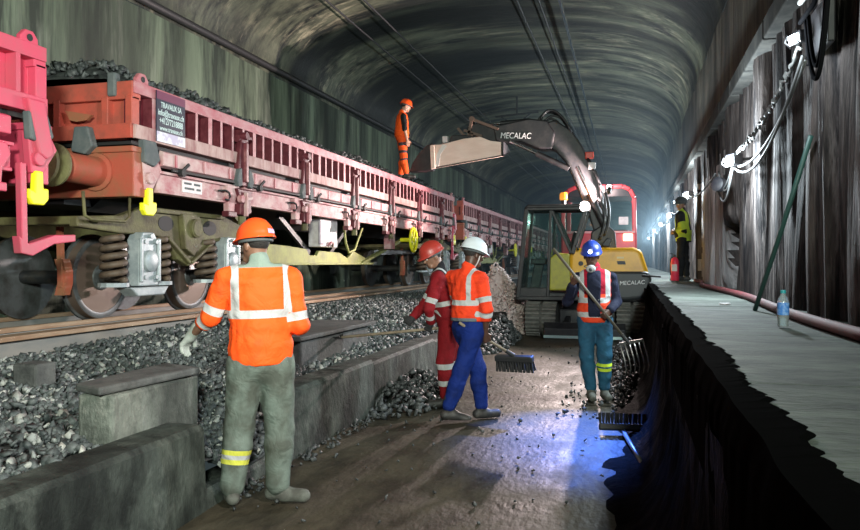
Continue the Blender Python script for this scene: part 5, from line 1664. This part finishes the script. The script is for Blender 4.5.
# --- near worker, back to the camera, left hand reaching to the pit lid
p1, i1 = person('worker in bright orange jacket and grey-green trousers, seen from behind near the concrete pit', (-2.33, 4.33, 0),
    dict(pelvis=(0.015, 0, 0.93), neck=(0.0, 0.0, 1.52), head=(-0.025, 0.03, 1.665), face=(-0.62, 0.76, -0.12),
         sL=(-0.205, -0.01, 1.44), sR=(0.205, 0.0, 1.435), eL=(-0.30, 0.04, 1.20), eR=(0.255, -0.01, 1.14), wL=(-0.43, 0.20, 1.07), wR=(0.15, 0.22, 1.12),
         hipL=(-0.085, 0, 0.88), hipR=(0.115, 0, 0.88), kL=(-0.125, 0.04, 0.47), kR=(0.13, 0.03, 0.47), aL=(-0.165, 0, 0.095), aR=(0.12, 0, 0.095), toeL=(-0.10, 1, 0), toeR=(0.85, -0.35, 0),
         handL=((-0.55, 0.35, -0.75), (0.5, 0.6, 0), (0.55, 0.7, 0), 0.45), handR=((-0.8, 0.5, 0.1), (0, -1, 0.2), (0, 0.1, 1), 0.5)),
    dict(skin=M_skin_m, trousers=C_gg, jacket=C_or, helmet=H_or, boots=B_grey, gloves=G_gry, glove_sides='L', tr_inf=0.034, ja_inf=0.034, hem=-0.035, sleeve_L=0.30, sleeve_R=0.6, wr=0.006, cuff=0.02, collar=0.045,
         band=[('ring', 0.29, 0.026), ('vert', -0.155, 0.026, 0.29), ('vert', 0.175, 0.028, 0.29), ('arm', 'L', 'u', 0.80, 0.027), ('arm', 'R', 'u', 0.80, 0.027), ('arm', 'L', 'f', 0.22, 0.022), ('arm', 'R', 'f', 0.5, 0.02)],
         band2=[('yoke', 0.585)], leg_band=[('L', 's', 0.46, 0.014)], leg_band2=[('L', 's', 0.46, 0.045)], stickers=[(0.5, 1.3, 0.5, 0.85, M_white), (2.6, 3.2, 0.05, 0.3, mat('lilac_sticker', (0.45, 0.3, 0.5), 0.5))][:2]), h=0.0085, seed=11)

# --- worker walking with a broom, white helmet, blue trousers
p2, i2 = person('worker in white helmet, orange jacket and royal blue trousers carrying a broom', (-1.58, 7.10, 0),
    dict(pelvis=(0.035, 0, 0.93), neck=(0.03, 0.0, 1.475), head=(0.085, 0.02, 1.625), face=(0.80, 0.50, -0.28),
         sL=(-0.125, 0.14, 1.40), sR=(0.155, -0.13, 1.39), eL=(-0.08, 0.26, 1.13), eR=(0.205, -0.17, 1.10), wL=(0.10, 0.26, 0.98), wR=(0.195, -0.09, 0.86),
         hipL=(-0.02, 0.075, 0.88), hipR=(0.085, -0.06, 0.88), kL=(0.13, 0.06, 0.48), kR=(-0.04, -0.06, 0.48), aL=(0.155, 0.06, 0.10), aR=(-0.155, -0.08, 0.11), toeL=(0.85, 0.4, 0), toeR=(0.9, 0.1, -0.15),
         handL=((0.7, 0.1, -0.7), (0, -1, 0), (0.6, 0, 0.7), 0.9), handR=((0.25, 0.35, -0.9), (-0.3, 0.9, 0.2), (0.9, 0.3, 0.3), 0.9)),
    dict(skin=M_skin_d, trousers=C_blue, jacket=C_or2, helmet=H_white, boots=B_blk, hem=0.045, tr_inf=0.022, strap=True,
         band=[('ring', 0.225, 0.026), ('vert', 0.105, 0.024, 0.225), ('arm', 'R', 'u', 0.70, 0.026), ('arm', 'R', 'f', 0.20, 0.026), ('arm', 'L', 'u', 0.7, 0.026)], band2=[('ring', 0.06, 0.02)]), h=0.010, seed=21)

# --- worker in red, bent over, shovelling ballast
p3, i3 = person('worker in dark red suit and red helmet, stooping toward the ballast with a shovel', (-1.93, 7.75, 0),
    dict(pelvis=(0.04, 0.02, 0.92), neck=(-0.07, 0.0, 1.47), head=(-0.155, -0.02, 1.61), face=(-0.82, -0.35, -0.42),
         sL=(-0.09, -0.165, 1.385), sR=(-0.08, 0.17, 1.385), eL=(-0.185, -0.21, 1.06), eR=(-0.24, 0.16, 1.08), wL=(-0.17, -0.10, 0.90), wR=(-0.37, 0.02, 0.945),
         hipL=(0.03, -0.085, 0.86), hipR=(0.04, 0.095, 0.86), kL=(-0.02, -0.09, 0.47), kR=(0.03, 0.11, 0.47), aL=(0.0, -0.07, 0.095), aR=(0.05, 0.12, 0.095), toeL=(-0.9, -0.2, 0), toeR=(-0.9, 0.1, 0),
         handL=((-0.35, 0.35, -0.85), (0.1, 0.9, 0.1), (-0.9, 0.2, 0.3), 1.0), handR=((-0.5, -0.5, -0.55), (0.2, -0.6, 0.4), (-0.8, 0.2, 0.5), 1.0)),
    dict(skin=M_skin_m, trousers=C_red, jacket=C_red, helmet=H_red, boots=B_blk, gloves=G_blk, hem=0.0, tr_inf=0.028,
         band=[('ring', 0.20, 0.026), ('vert', -0.10, 0.024, 0.20), ('arm', 'L', 'u', 0.75, 0.028), ('arm', 'L', 'f', 0.5, 0.025), ('arm', 'R', 'u', 0.75, 0.028)], band2=[('yoke', 0.50)],
         leg_band=[('L', 's', 0.07, 0.03), ('L', 's', 0.55, 0.03), ('R', 's', 0.07, 0.03), ('R', 's', 0.55, 0.03)]), h=0.010, seed=31)

# --- worker facing the camera with a ballast fork
p4, i4 = person('worker in blue helmet and open orange vest facing the camera, holding a ballast fork', (-0.40, 8.60, 0),
    dict(pelvis=(-0.01, 0, 0.93), neck=(-0.015, 0.0, 1.47), head=(-0.045, -0.03, 1.625), face=(-0.08, -0.97, -0.20),
         sR=(-0.19, 0.0, 1.37), sL=(0.17, 0.02, 1.37), eR=(-0.31, -0.05, 1.10), eL=(0.235, 0.02, 1.10), wR=(-0.25, -0.22, 1.30), wL=(0.155, -0.20, 1.01),
         hipR=(-0.095, 0, 0.88), hipL=(0.09, 0, 0.88), kR=(-0.10, -0.04, 0.48), kL=(0.10, -0.02, 0.48), aR=(-0.055, -0.02, 0.095), aL=(0.10, 0.02, 0.095), toeR=(0.15, -1, 0), toeL=(0.25, -1, 0),
         handR=((0.35, -0.35, 0.55), (0.7, 0.6, 0), (-0.2, -0.3, 0.8), 1.0), handL=((-0.35, -0.4, -0.35), (-0.6, 0.4, 0.3), (-0.3, 0.1, 0.9), 1.0)),
    dict(skin=M_skin_d, trousers=C_teal, jacket=C_vest, top_name='vest', shirt=C_navy, helmet=H_blue, boots=B_grey, sleeve=0, hem=-0.06, ja_inf=0.026,
         band=[('ring', 0.19, 0.03), ('ring', 0.03, 0.03), ('vert', -0.145, 0.028, 0.19), ('vert', 0.145, 0.028, 0.19)], band2=[('yoke', 0.26)], leg_band=[('L', 's', 0.22, 0.018), ('L', 's', 0.36, 0.018), ]), h=0.010, seed=41)
# the vest hangs open: dark shirt front panel, mask pushed down, head lamp
k4 = i4['kid']
fr4 = i4['fr']; pel = i4['j']['pelvis']
x_ = SDF(pel - [0.25, 0.30, 0.15], pel + [0.25, 0.30, 0.62], 0.010)
ch_ = i4['j']['neck'] * 0.62 + pel * 0.38; be_ = i4['j']['neck'] * 0.28 + pel * 0.72
x_.apply([ell(ch_ - fr4[2] * 0.01, (0.172 + .036, 0.112 + .04, 0.20 + .03), fr4), ell(be_, (0.15 + .036, 0.105 + .05, 0.17 + .03), fr4), ell(pel + fr4[2] * 0.06, (0.175, 0.118 + .052, 0.15), fr4)], 0.05)
for s in (-1, 1): x_.cut(pel + fr4[0] * s * (0.075 if s > 0 else 0.055), fr4[0] * s - fr4[2] * 0.03)
x_.cut(pel, -fr4[1]); x_.cut(pel - fr4[2] * 0.055, -fr4[2]); x_.cut(i4['j']['neck'] + fr4[2] * 0.01, fr4[2])
sdf_obj(x_, 'shirt_front', C_navy, i4['base'], i4['Mr'], p4)
mk = i4['hd']((0, 0.095, -0.135))
x_ = SDF(mk - 0.12, mk + 0.12, 0.008); x_.apply([ell(mk, (0.055, 0.035, 0.045), i4['hf'])], 0.01)
mko = sdf_obj(x_, 'dust_mask', mat('grey_mask', (0.42, 0.43, 0.45), 0.7), i4['base'], i4['Mr'], p4)
k4(MB().cyl(tuple(mk + i4['hf'][1] * 0.03), tuple(mk + i4['hf'][1] * 0.045), 0.018, 12), 'mask_valve', M_rub, True, mko)
k4(MB().torus(tuple(i4['hd']((0, -0.0, -0.125))), tuple(i4['hf'][2]), 0.082, 0.005, 24, 6), 'mask_strap', M_rub, True, mko)
M_lens_blue = emit_mat('blue_headlamp_lens', (0.45, 0.55, 1.0), 30)
a = i4['hcen'] + i4['hf'][1] * 0.139 + i4['hf'][2] * 0.035
hl4 = k4(MB().cyl(tuple(a - i4['hf'][1] * 0.02), tuple(a + i4['hf'][1] * 0.02), 0.028, 14), 'headlamp', M_rub, True, i4['helmet'])
k4(MB().cyl(tuple(a + i4['hf'][1] * 0.0201), tuple(a + i4['hf'][1] * 0.026), 0.022, 14), 'headlamp_lens', M_lens_blue, True, hl4)
wp = worldpt(i4, a + i4['hf'][1] * 0.06)
hb = spot_light('headlamp_beam', wp, (-0.50, 7.05, 0.0), 1500, (0.09, 0.23, 1.0), 54, 0.9, 0.03)
hb.parent = p4; hb.location = wp - p4.location

# --- man standing on the walkway
p5, i5 = person('person in dark clothes with lime panels standing on the walkway by the lit wall', (1.02, 16.4, 1.15),
    dict(pelvis=(0.02, 0, 0.93), neck=(0.0, 0.0, 1.47), head=(-0.02, 0, 1.61), face=(-0.85, -0.4, -0.12),
         sL=(-0.06, -0.18, 1.38), sR=(0.06, 0.18, 1.38), eL=(0.02, -0.24, 1.08), eR=(0.1, 0.24, 1.10), wL=(-0.14, -0.10, 1.02), wR=(-0.16, 0.06, 1.0),
         hipL=(0.0, -0.09, 0.88), hipR=(0.03, 0.09, 0.88), kL=(-0.03, -0.09, 0.48), kR=(0.05, 0.1, 0.48), aL=(-0.04, -0.1, 0.095), aR=(0.08, 0.1, 0.095), toeL=(-0.9, -0.3, 0), toeR=(-0.9, 0.1, 0),
         handL=((-0.7, 0.5, 0.2), (0.3, 0.5, 0), (0, 0, 1), 0.8), handR=((-0.6, -0.6, 0.1), (0.3, -0.5, 0), (0, 0, 1), 0.8)),
    dict(skin=M_skin_m, trousers=C_blk, jacket=C_lime, helmet=H_dark, boots=B_blk, hem=-0.12, ja_inf=0.035, band=[('vert', -0.10, 0.045, 0.1), ('ring', 0.02, 0.11), ('vert', 0.10, 0.045, 0.1), ('arm', 'L', 'u', 0.8, 0.09), ('arm', 'L', 'f', 0.4, 0.06)]), h=0.013, seed=51)
a = i5['hcen'] + i5['hf'][1] * 0.139 + i5['hf'][2] * 0.03
hl5 = i5['kid'](MB().cyl(tuple(a - i5['hf'][1] * 0.02), tuple(a + i5['hf'][1] * 0.02), 0.03, 12), 'headlamp', M_rub, True, i5['helmet'])
i5['kid'](MB().cyl(tuple(a + i5['hf'][1] * 0.0201), tuple(a + i5['hf'][1] * 0.026), 0.026, 12), 'headlamp_lens', M_lens_cool, True, hl5)

# --- man standing on the load of the wagon
p6, i6 = person('worker in orange vest and helmet standing on top of the wagon by the bucket', (-4.96, 15.9, 3.42),
    dict(pelvis=(-0.04, 0, 0.95), neck=(-0.03, 0.0, 1.47), head=(0.06, 0, 1.63), face=(0.93, 0.1, -0.28),
         sL=(-0.06, 0.18, 1.38), sR=(-0.0, -0.18, 1.37), eL=(0.0, 0.22, 1.10), eR=(0.03, -0.22, 1.08), wL=(0.10, 0.16, 0.90), wR=(0.085, -0.20, 0.84),
         hipL=(-0.04, 0.09, 0.88), hipR=(-0.02, -0.09, 0.88), kL=(0.0, 0.10, 0.48), kR=(0.0, -0.09, 0.48), aL=(-0.06, 0.1, 0.095), aR=(0.06, -0.09, 0.095), toeL=(0.9, 0.2, 0), toeR=(0.9, -0.1, 0),
         handL=((0.2, 0, -1), (0, -1, 0), (1, 0, 0.1), 0.4), handR=((0.15, 0.05, -1), (0, 1, 0), (1, 0, 0.1), 0.4)),
    dict(skin=M_skin_l, trousers=C_or3, jacket=C_or, top_name='vest', shirt=C_blk, shirt_long=False, helmet=H_or, boots=B_blk, sleeve=0, hem=-0.02, ja_inf=0.028, leg_band=[('R', 't', 0.30, 0.035), ('R', 't', 0.72, 0.03), ('R', 's', 0.15, 0.02)], strap=True), h=0.012, seed=61)

# ================================================================== TOOLS AND FITTINGS
M_wood = mat('worn_wood_handle', (0.25, 0.20, 0.14), 0.7, col2=(0.14, 0.11, 0.08), amt=0.4, scale=10)
M_bris = mat('black_bristles', (0.012, 0.012, 0.012), 0.8)
M_bhead = mat('black_broom_block', (0.02, 0.02, 0.02), 0.6)
M_alu = mat('grey_alloy_handle', (0.40, 0.42, 0.45), 0.35, 0.6)


def broom(loc, label, head_c, hx, handle_end, m_handle, wid=0.40, n=14, down=(0, 0, -1), hh=0.05, bl=0.09, grp=None, r0=0.014):
    """push broom: block with two rows of bristle tufts, socket and pole"""
    r = thing('push_broom', loc, label, 'broom')
    hx = V(hx).normalized(); dn = V(down).normalized(); c = V(head_c); sd = hx.cross(dn).normalized()
    b = MB(); b.bar(c - hx * wid / 2, c + hx * wid / 2, 0.07, hh, tuple(-dn)); hd_ = b.build('broom_head', M_bhead, r, bevel=0.012)
    for row in (-1, 1):
        t = MB()
        for i in range(n):
            p = c + hx * (wid * (i + 0.5) / n - wid / 2) + sd * 0.018 * row + dn * hh / 2
            t.cyl(p, p + dn * bl + sd * 0.014 * row + hx * 0.006 * (i % 3 - 1), 0.009, 6, 0.014)
        t.build('bristle_row', M_bris, hd_)
    e = V(handle_end); s = c - dn * hh / 2
    MB().cyl(s, s + (e - s).normalized() * 0.10, 0.024, 12, 0.018).build('socket', M_bhead, r, smooth=40)
    MB().tube([s + (e - s).normalized() * 0.05, s.lerp(e, 0.5), e], r0, 10).build('handle', m_handle, r, smooth=True)
    return r


h2 = worldpt(i2, i2['j']['wR'] + np.array([0.03, 0.04, -0.085]))
tipc = V((-1.12, 7.25, 0.60))
broom(tipc, 'black broom carried by the worker in blue trousers', tipc, (0.96, -0.25, 0.03), h2 + (h2 - tipc) * 1.1, M_wood, 0.40, 14, (0.12, 0.25, -0.95), 0.06, 0.10)
broom((-0.05, 6.85, 0.0), 'black push broom lying upside down on the blue-lit floor', (-0.08, 6.87, 0.065), (1, 0.10, 0), (0.07, 5.75, 0.05), M_alu, 0.42, 16, (0.0, 0.35, 0.94), 0.06, 0.09, r0=0.018)

# ballast fork
T = V((-0.70, 8.25, 1.53)); Bq = V((-0.03, 8.20, 0.66))
hw1 = worldpt(i4, i4['j']['wR'] + np.array([0.05, -0.045, 0.07])); hw2 = worldpt(i4, i4['j']['wL'] + np.array([-0.05, -0.05, -0.03]))
d_ = (hw2 - hw1).normalized(); T = hw1 - d_ * 0.42; Bq = hw2 + d_ * 0.30
fk = thing('ballast_fork', T, 'long-handled many-tined ballast fork held across the worker in the blue helmet', 'fork')
MB().tube([T, T.lerp(Bq, 0.5), Bq], 0.016, 10).build('handle', mat('dark_worn_handle', (0.09, 0.075, 0.055), 0.6), fk, smooth=True)
MB().cyl(Bq - d_ * 0.02, Bq + d_ * 0.12, 0.024, 10, 0.018).build('ferrule', M_steel_dark, fk, smooth=40)
hd = Bq + d_ * 0.12
M_tine = mat('pale_steel_tine', (0.42, 0.40, 0.38), 0.35, 0.7)
b = MB(); b.bar(hd + V((-0.10, 0.0, 0.0)), hd + V((0.14, 0.03, 0.05)), 0.025, 0.03); b.build('fork_head', M_steel_dark, fk)
for i in range(6):
    f = i / 5
    a = hd + V((-0.10 + 0.24 * f, 0.03 * f, 0.05 * f))
    pts = [a, a + V((0.02, -0.03, -0.07)), a + V((0.05, -0.05, -0.17)), a + V((0.065, -0.04, -0.27)), a + V((0.055, 0.0, -0.35))]
    MB().tube(pts, 0.007, 6, [0.008, 0.008, 0.0075, 0.007, 0.004]).build('tine', M_tine, fk, smooth=True)

# shovel of the worker in red
a = worldpt(i3, i3['j']['wL'] + np.array([-0.03, 0.05, -0.07])); b_ = worldpt(i3, i3['j']['wR'] + np.array([-0.05, -0.05, -0.05]))
d_ = (b_ - a).normalized(); d_ = V((d_.x, d_.y, min(d_.z, -0.10))).normalized()
sv = thing('shovel', a, 'shovel held by the stooping worker in red', 'shovel')
e = a + d_ * 0.95
MB().tube([a - d_ * 0.25, a, e], 0.016, 10).build('handle', M_wood, sv, smooth=True)
sdv = d_.cross(V((0, 0, 1))).normalized(); upv = sdv.cross(d_)
bl = MB(); P = []
for lay in (0, -0.006):
    for i in range(6):
        for k in range(5):
            x = (k - 2) / 2; wv = 0.11 * (1 if i < 4 else (1 - (i - 3) * 0.25)); P.append(tuple(e + d_ * (0.05 * i) + sdv * (wv * x) + upv * (0.035 * x * x + lay - 0.01)))
F = []
for i in range(5):
    for k in range(4):
        q = i * 5 + k; F += [(q, q + 1, q + 6, q + 5), (30 + q, 30 + q + 5, 30 + q + 6, 30 + q + 1)]
ring = [0, 1, 2, 3, 4, 9, 14, 19, 24, 29, 28, 27, 26, 25, 20, 15, 10, 5]
for q, s in zip(ring, ring[1:] + ring[:1]): F.append((q, 30 + q, 30 + s, s))
bl.add(P, F).build('blade', M_steel_dark, sv, smooth=40)

# ------------------------------------------------------------------ lamps on the east wall
def work_lamp(loc, label, power, color=(0.80, 0.93, 1.0), big=1.0, face=(-0.9, -0.35, -0.3)):
    r = thing('work_lamp', loc, label, 'lamp', 'work lamps along the east wall')
    L_ = V(loc); f = V(face).normalized()
    M = frame(L_, V((0, 0, 1)).cross(f), (0, 0, 1))
    b = MB(); b.box((-0.09 * big, -0.06 * big, -0.06 * big), (0.09 * big, 0.06 * big, 0.04 * big)); b.xf(frame(L_, f.cross(V((0, 0, 1))), (0, 0, 1))); hs = b.build('housing', M_exd, r, bevel=0.015)
    x = f.cross(V((0, 0, 1))).normalized(); u = x.cross(f)
    c = L_ + f * (0.068 * big)
    b = MB(); b.bar(c - x * 0.075 * big, c + x * 0.075 * big, 0.015, 0.09 * big, tuple(u)); b.build('lens', M_lens_cool, r)
    for sg_ in (-1, 1):
        MB().tube([c + x * 0.085 * sg_ * big + u * 0.05, c + f * 0.03 + x * 0.085 * sg_ * big, c + x * 0.085 * sg_ * big - u * 0.05], 0.006, 6).build('guard_bar', M_exd, r, smooth=True)
    MB().bar(L_, V((1.40, loc[1] + 0.02, loc[2] + 0.02)), 0.03, 0.03).build('bracket', M_exd, r)
    point_light('work_lamp_light', L_ + f * 0.28, power, color, 0.07, r)
    return r


LAMPS = [((1.14, 5.71, 3.13), 'small bright wall lamp high beside the dark hanging cable loops', 34, 0.7),
         ((1.10, 8.80, 2.68), 'bright wall lamp with looped cables hanging under it', 450, 1.1),
         ((1.20, 16.95, 3.0), 'bright wall lamp above the person standing on the walkway', 650, 1.3),
         ((1.12, 22.6, 2.92), 'wall lamp just beyond the person on the walkway', 500, 1.3),
         ((1.12, 29.5, 3.0), 'wall lamp past the red vehicle, fifth along the wall', 500, 1.2),
         ((1.12, 38.0, 3.1), 'sixth wall lamp deep in the tunnel', 500, 1.2),
         ((1.12, 50.0, 3.1), 'last wall lamp visible down the tunnel', 500, 1.2)]
for k, (loc, lab, pw, bg) in enumerate(LAMPS):
    lp = work_lamp(loc, lab, pw, big=bg)
    if k == 0: MB().box((1.22, 5.3, 2.98), (1.27, 5.95, 3.30)).build('mounting_board', M_exd, lp, bevel=0.01)

# twisted festoon flex and cable loops
M_flex = mat('pale_twisted_flex', (0.24, 0.24, 0.23), 0.6)
M_cab = mat('grey_cable', (0.12, 0.12, 0.12), 0.6)
M_cabd = mat('dark_cable', (0.008, 0.008, 0.009), 0.8, spec=0.1)


def twisted(a, b_, s, label, seed):
    r = random.Random(seed); pts = sag(a, b_, s, 90); P = []; rs_ = []
    for i, p in enumerate(pts):
        g = i * 1.25; P.append(p + V((0.012 * math.cos(g), 0.012 * math.sin(g), 0.018 * math.sin(g * 1.3) + r.uniform(-0.012, 0.012)))); rs_.append(0.010 + 0.008 * (i % 2))
    o = MB().tube(P, 0.012, 6, rs_).build('twisted_flex', M_flex, loc=a, smooth=True); tag(o, label, 'cable')


twisted((1.14, 5.73, 3.06), (1.12, 8.74, 2.76), 0.10, 'pale twisted flex running from the small high lamp to the bright lamp', 1)


def cable(name, pts, r, m, label, group=None):
    o = MB().tube(pts, r, 8).build(name, m, loc=pts[0], smooth=True); tag(o, label, 'cable', group); return o


cable('cable', sag((1.16, 5.72, 3.0), (1.10, 8.78, 2.58), 0.30, 24), 0.012, M_cab, 'grey cable slung lowest under the twisted flex')
cable('cable', sag((1.19, 5.78, 2.98), (1.13, 8.72, 2.60), 0.18, 24), 0.012, M_cab, 'grey cable slung just below the twisted flex')
for k, (dy, s) in enumerate(((0.0, 0.30), (0.35, 0.42), (0.7, 0.26))):
    cable('cable', sag((1.10, 8.86, 2.70), (1.12, 10.6 + dy, 2.76), s, 20), 0.012, M_cab, 'pale cable loop drooping beyond the second wall lamp', 'cable loops beyond the second lamp')
cable('cable', sag((1.12, 11.0, 2.78), (1.18, 16.9, 2.98), 0.12, 20), 0.014, M_cab, 'grey flex strung from the drooping loops to the third lamp')
for y0, y1 in ((17.0, 22.6), (22.6, 29.5), (29.5, 38.0)):
    cable('cable', sag((1.12, y0, 2.95), (1.12, y1, 3.0), 0.15, 16), 0.014, M_cab, 'thin flex strung between wall lamps deep in the tunnel', 'flexes between far lamps')
o = MB().lathe((1.10, 10.0, 2.52), (-0.6, -0.6, 0.1), [(0, 0.05), (0.02, 0.09), (0.10, 0.09), (0.12, 0.05)], 16).build('cable_junction', M_exd, loc=(1.10, 10.0, 2.52), smooth=40)
tag(o, 'round black junction hanging among the cable loops past the second lamp', 'junction box')
for k, (y, s) in enumerate(((5.45, 0.42), (5.35, 0.50))):
    cable('cable', sag((1.14, 5.45 + 0.08 * k, 3.20), (1.14, 4.95 - 0.05 * k, 3.25), s, 24), 0.014, M_cabd, 'dark cable loop hanging by the small high lamp', 'dark cable loops by the nearest lamp')
cable('cable', [(1.12, 5.60, 3.34), (1.10, 5.3, 3.30), (1.10, 5.0, 3.36), (1.10, 4.7, 3.36), (1.10, 4.3, 3.42)], 0.02, M_flex, 'pale flex coming in above the small high lamp')
cable('cable', [(1.12, 5.6, 3.20), (1.12, 5.2, 3.20), (1.1, 4.8, 3.26), (1.1, 4.4, 3.28)], 0.016, M_cabd, 'dark cable coming in above the small high lamp')

# hose along the wall foot, bottle, leaning bar, disc, extinguisher
M_hose2 = mat('dull_red_hose', (0.12, 0.018, 0.022), 0.75, col2=(0.07, 0.018, 0.02), amt=0.4, scale=5)
pts = []
for i in range(90):
    y = 3.6 + i * 0.1
    pts.append((1.12 + 0.05 * math.sin(y * 0.9) - (0.0 if y < 10.6 else 0), y, 1.19))
pts += [(1.08, 12.7, 1.19), (1.15, 13.3, 1.19), (1.22, 14.2, 1.19), (1.2, 15.4, 1.19)]
o = MB().tube(pts, 0.034, 12).build('hose', M_hose2, loc=pts[0], smooth=True); tag(o, 'thick dull red hose lying along the foot of the wall on the walkway', 'hose')
bt = thing('water_bottle', (0.885, 4.90, 1.155), 'clear plastic water bottle with blue label standing on the walkway', 'bottle')
M_pet = glass_mat('clear_plastic', (0.90, 0.96, 0.98), 0.12, 0.22)
z0 = 1.157
MB().lathe((0.885, 4.90, z0), (0, 0, 1), [(0, 0.028), (0.008, 0.032), (0.03, 0.030), (0.06, 0.033), (0.15, 0.033), (0.175, 0.026), (0.195, 0.014), (0.205, 0.013)], 24).build('bottle_body', M_pet, bt, smooth=40)
MB().lathe((0.885, 4.90, z0 + 0.072), (0, 0, 1), [(0, 0.0338), (0.005, 0.0342), (0.07, 0.0342), (0.075, 0.0338)], 24).build('bottle_label', mat('blue_label', (0.06, 0.22, 0.65), 0.4, col2=(0.4, 0.6, 0.85), amt=0.3, scale=40), bt, smooth=40)
MB().lathe((0.885, 4.90, z0 + 0.203), (0, 0, 1), [(0, 0.016), (0.018, 0.016), (0.02, 0.013)], 18).build('bottle_cap', mat('teal_cap', (0.02, 0.30, 0.34), 0.4), bt, smooth=40)
MB().lathe((0.885, 4.90, z0 + 0.004), (0, 0, 1), [(0, 0.026), (0.06, 0.027)], 20).build('water', glass_mat('water', (0.80, 0.90, 0.95), 0.10), bt, smooth=40)
o = MB().tube([(0.97, 6.54, 1.155), (1.11, 6.2, 1.80), (1.245, 5.87, 2.46)], 0.019, 10).build('leaning_bar', mat('dark_green_bar', (0.03, 0.085, 0.075), 0.45), loc=(0.97, 6.54, 1.155), smooth=True)
tag(o, 'thin dark green bar leaning against the ribbed wall above the hose', 'bar')
o = MB().cyl((0.83, 7.35, 1.158), (0.83, 7.35, 1.168), 0.05, 18).build('disc_lid', M_white, loc=(0.83, 7.35, 1.158)); tag(o, 'small white disc lying on the walkway past the bottle', 'lid')
fx = thing('fire_extinguisher', (0.86, 16.2, 1.155), 'pink-red fire extinguisher standing at the feet of the person on the walkway', 'fire extinguisher')
M_ext = mat('red_extinguisher', (0.75, 0.04, 0.09), 0.35)
MB().lathe((0.86, 16.2, 1.16), (0, 0, 1), [(0, 0.075), (0.02, 0.085), (0.40, 0.085), (0.46, 0.06), (0.49, 0.03)], 20).build('cylinder', M_ext, fx, smooth=40)
b = MB(); b.cyl((0.86, 16.2, 1.65), (0.86, 16.2, 1.70), 0.025, 10); b.bar((0.86, 16.2, 1.70), (0.76, 16.2, 1.73), 0.02, 0.02); b.bar((0.86, 16.2, 1.68), (0.77, 16.2, 1.67), 0.02, 0.015); b.build('valve_head', M_exd, fx)
MB().tube([(0.84, 16.17, 1.68), (0.77, 16.12, 1.62), (0.765, 16.12, 1.40), (0.77, 16.12, 1.28)], 0.012, 6).build('discharge_hose', M_exd, fx, smooth=True)
MB().box((0.79, 16.11, 1.36), (0.90, 16.116, 1.50)).build('paper_label', M_white, fx)

# ------------------------------------------------------------------ catenary and wall cable
M_iron = mat('dark_iron', (0.018, 0.018, 0.02), 0.6)
cr = MB(); cr.bar((-1.30, -2, 6.75), (-1.60, 60, 6.75), 0.05, 0.09)
o = cr.build('conductor_rail', mat('shiny_conductor', (0.85, 0.86, 0.88), 0.16, 1.0), loc=(-1.3, 0, 6.75)); tag(o, 'bright overhead conductor rail along the crown of the vault', 'conductor rail')
for x, z, lab in ((-1.95, 7.25, 'dark overhead wire beside the bright conductor rail'), (-2.45, 7.35, 'dark overhead wire second from the bright conductor rail'), (-5.35, 7.0, 'dark overhead wire above the train, nearer the crown'), (-5.95, 6.85, 'dark overhead wire above the train, nearer the springing')):
    o = MB().tube([(x, -2 + 4 * i, z + 0.03 * math.sin(i)) for i in range(17)], 0.022, 8).build('overhead_wire', M_iron, loc=(x, 0, z), smooth=True); tag(o, lab, 'wire')
o = MB().tube([(XL + 0.12, -4 + 2 * i, 5.86 + 0.01 * i) for i in range(36)], 0.075, 8).build('wall_cable', M_iron, loc=(XL + 0.1, 0, 5.86), smooth=True); tag(o, 'thick black cable along the springing of the vault behind the train', 'cable')
for k, (y, lab) in enumerate(((27.2, 'nearer dark catenary bracket hung from the vault over the bucket'), (42.0, 'farther dark catenary bracket hung from the vault'))):
    c = thing('catenary_bracket', (-4.1, y, 7.4), lab, 'bracket')
    b = MB(); b.bar((-4.9, y, 6.95), (-3.3, y, 7.05), 0.07, 0.07); b.build('cross_tube', M_iron, c)
    b = MB(); b.bar((-4.7, y, 6.95), (-4.15, y, 6.55), 0.05, 0.05); b.bar((-3.6, y, 7.02), (-4.15, y, 6.55), 0.05, 0.05); b.build('stay', M_iron, c)
    b = MB(); b.bar((-4.1, y, 7.0), (-4.1, y, 7.7), 0.06, 0.06); b.build('drop_tube', M_iron, c)
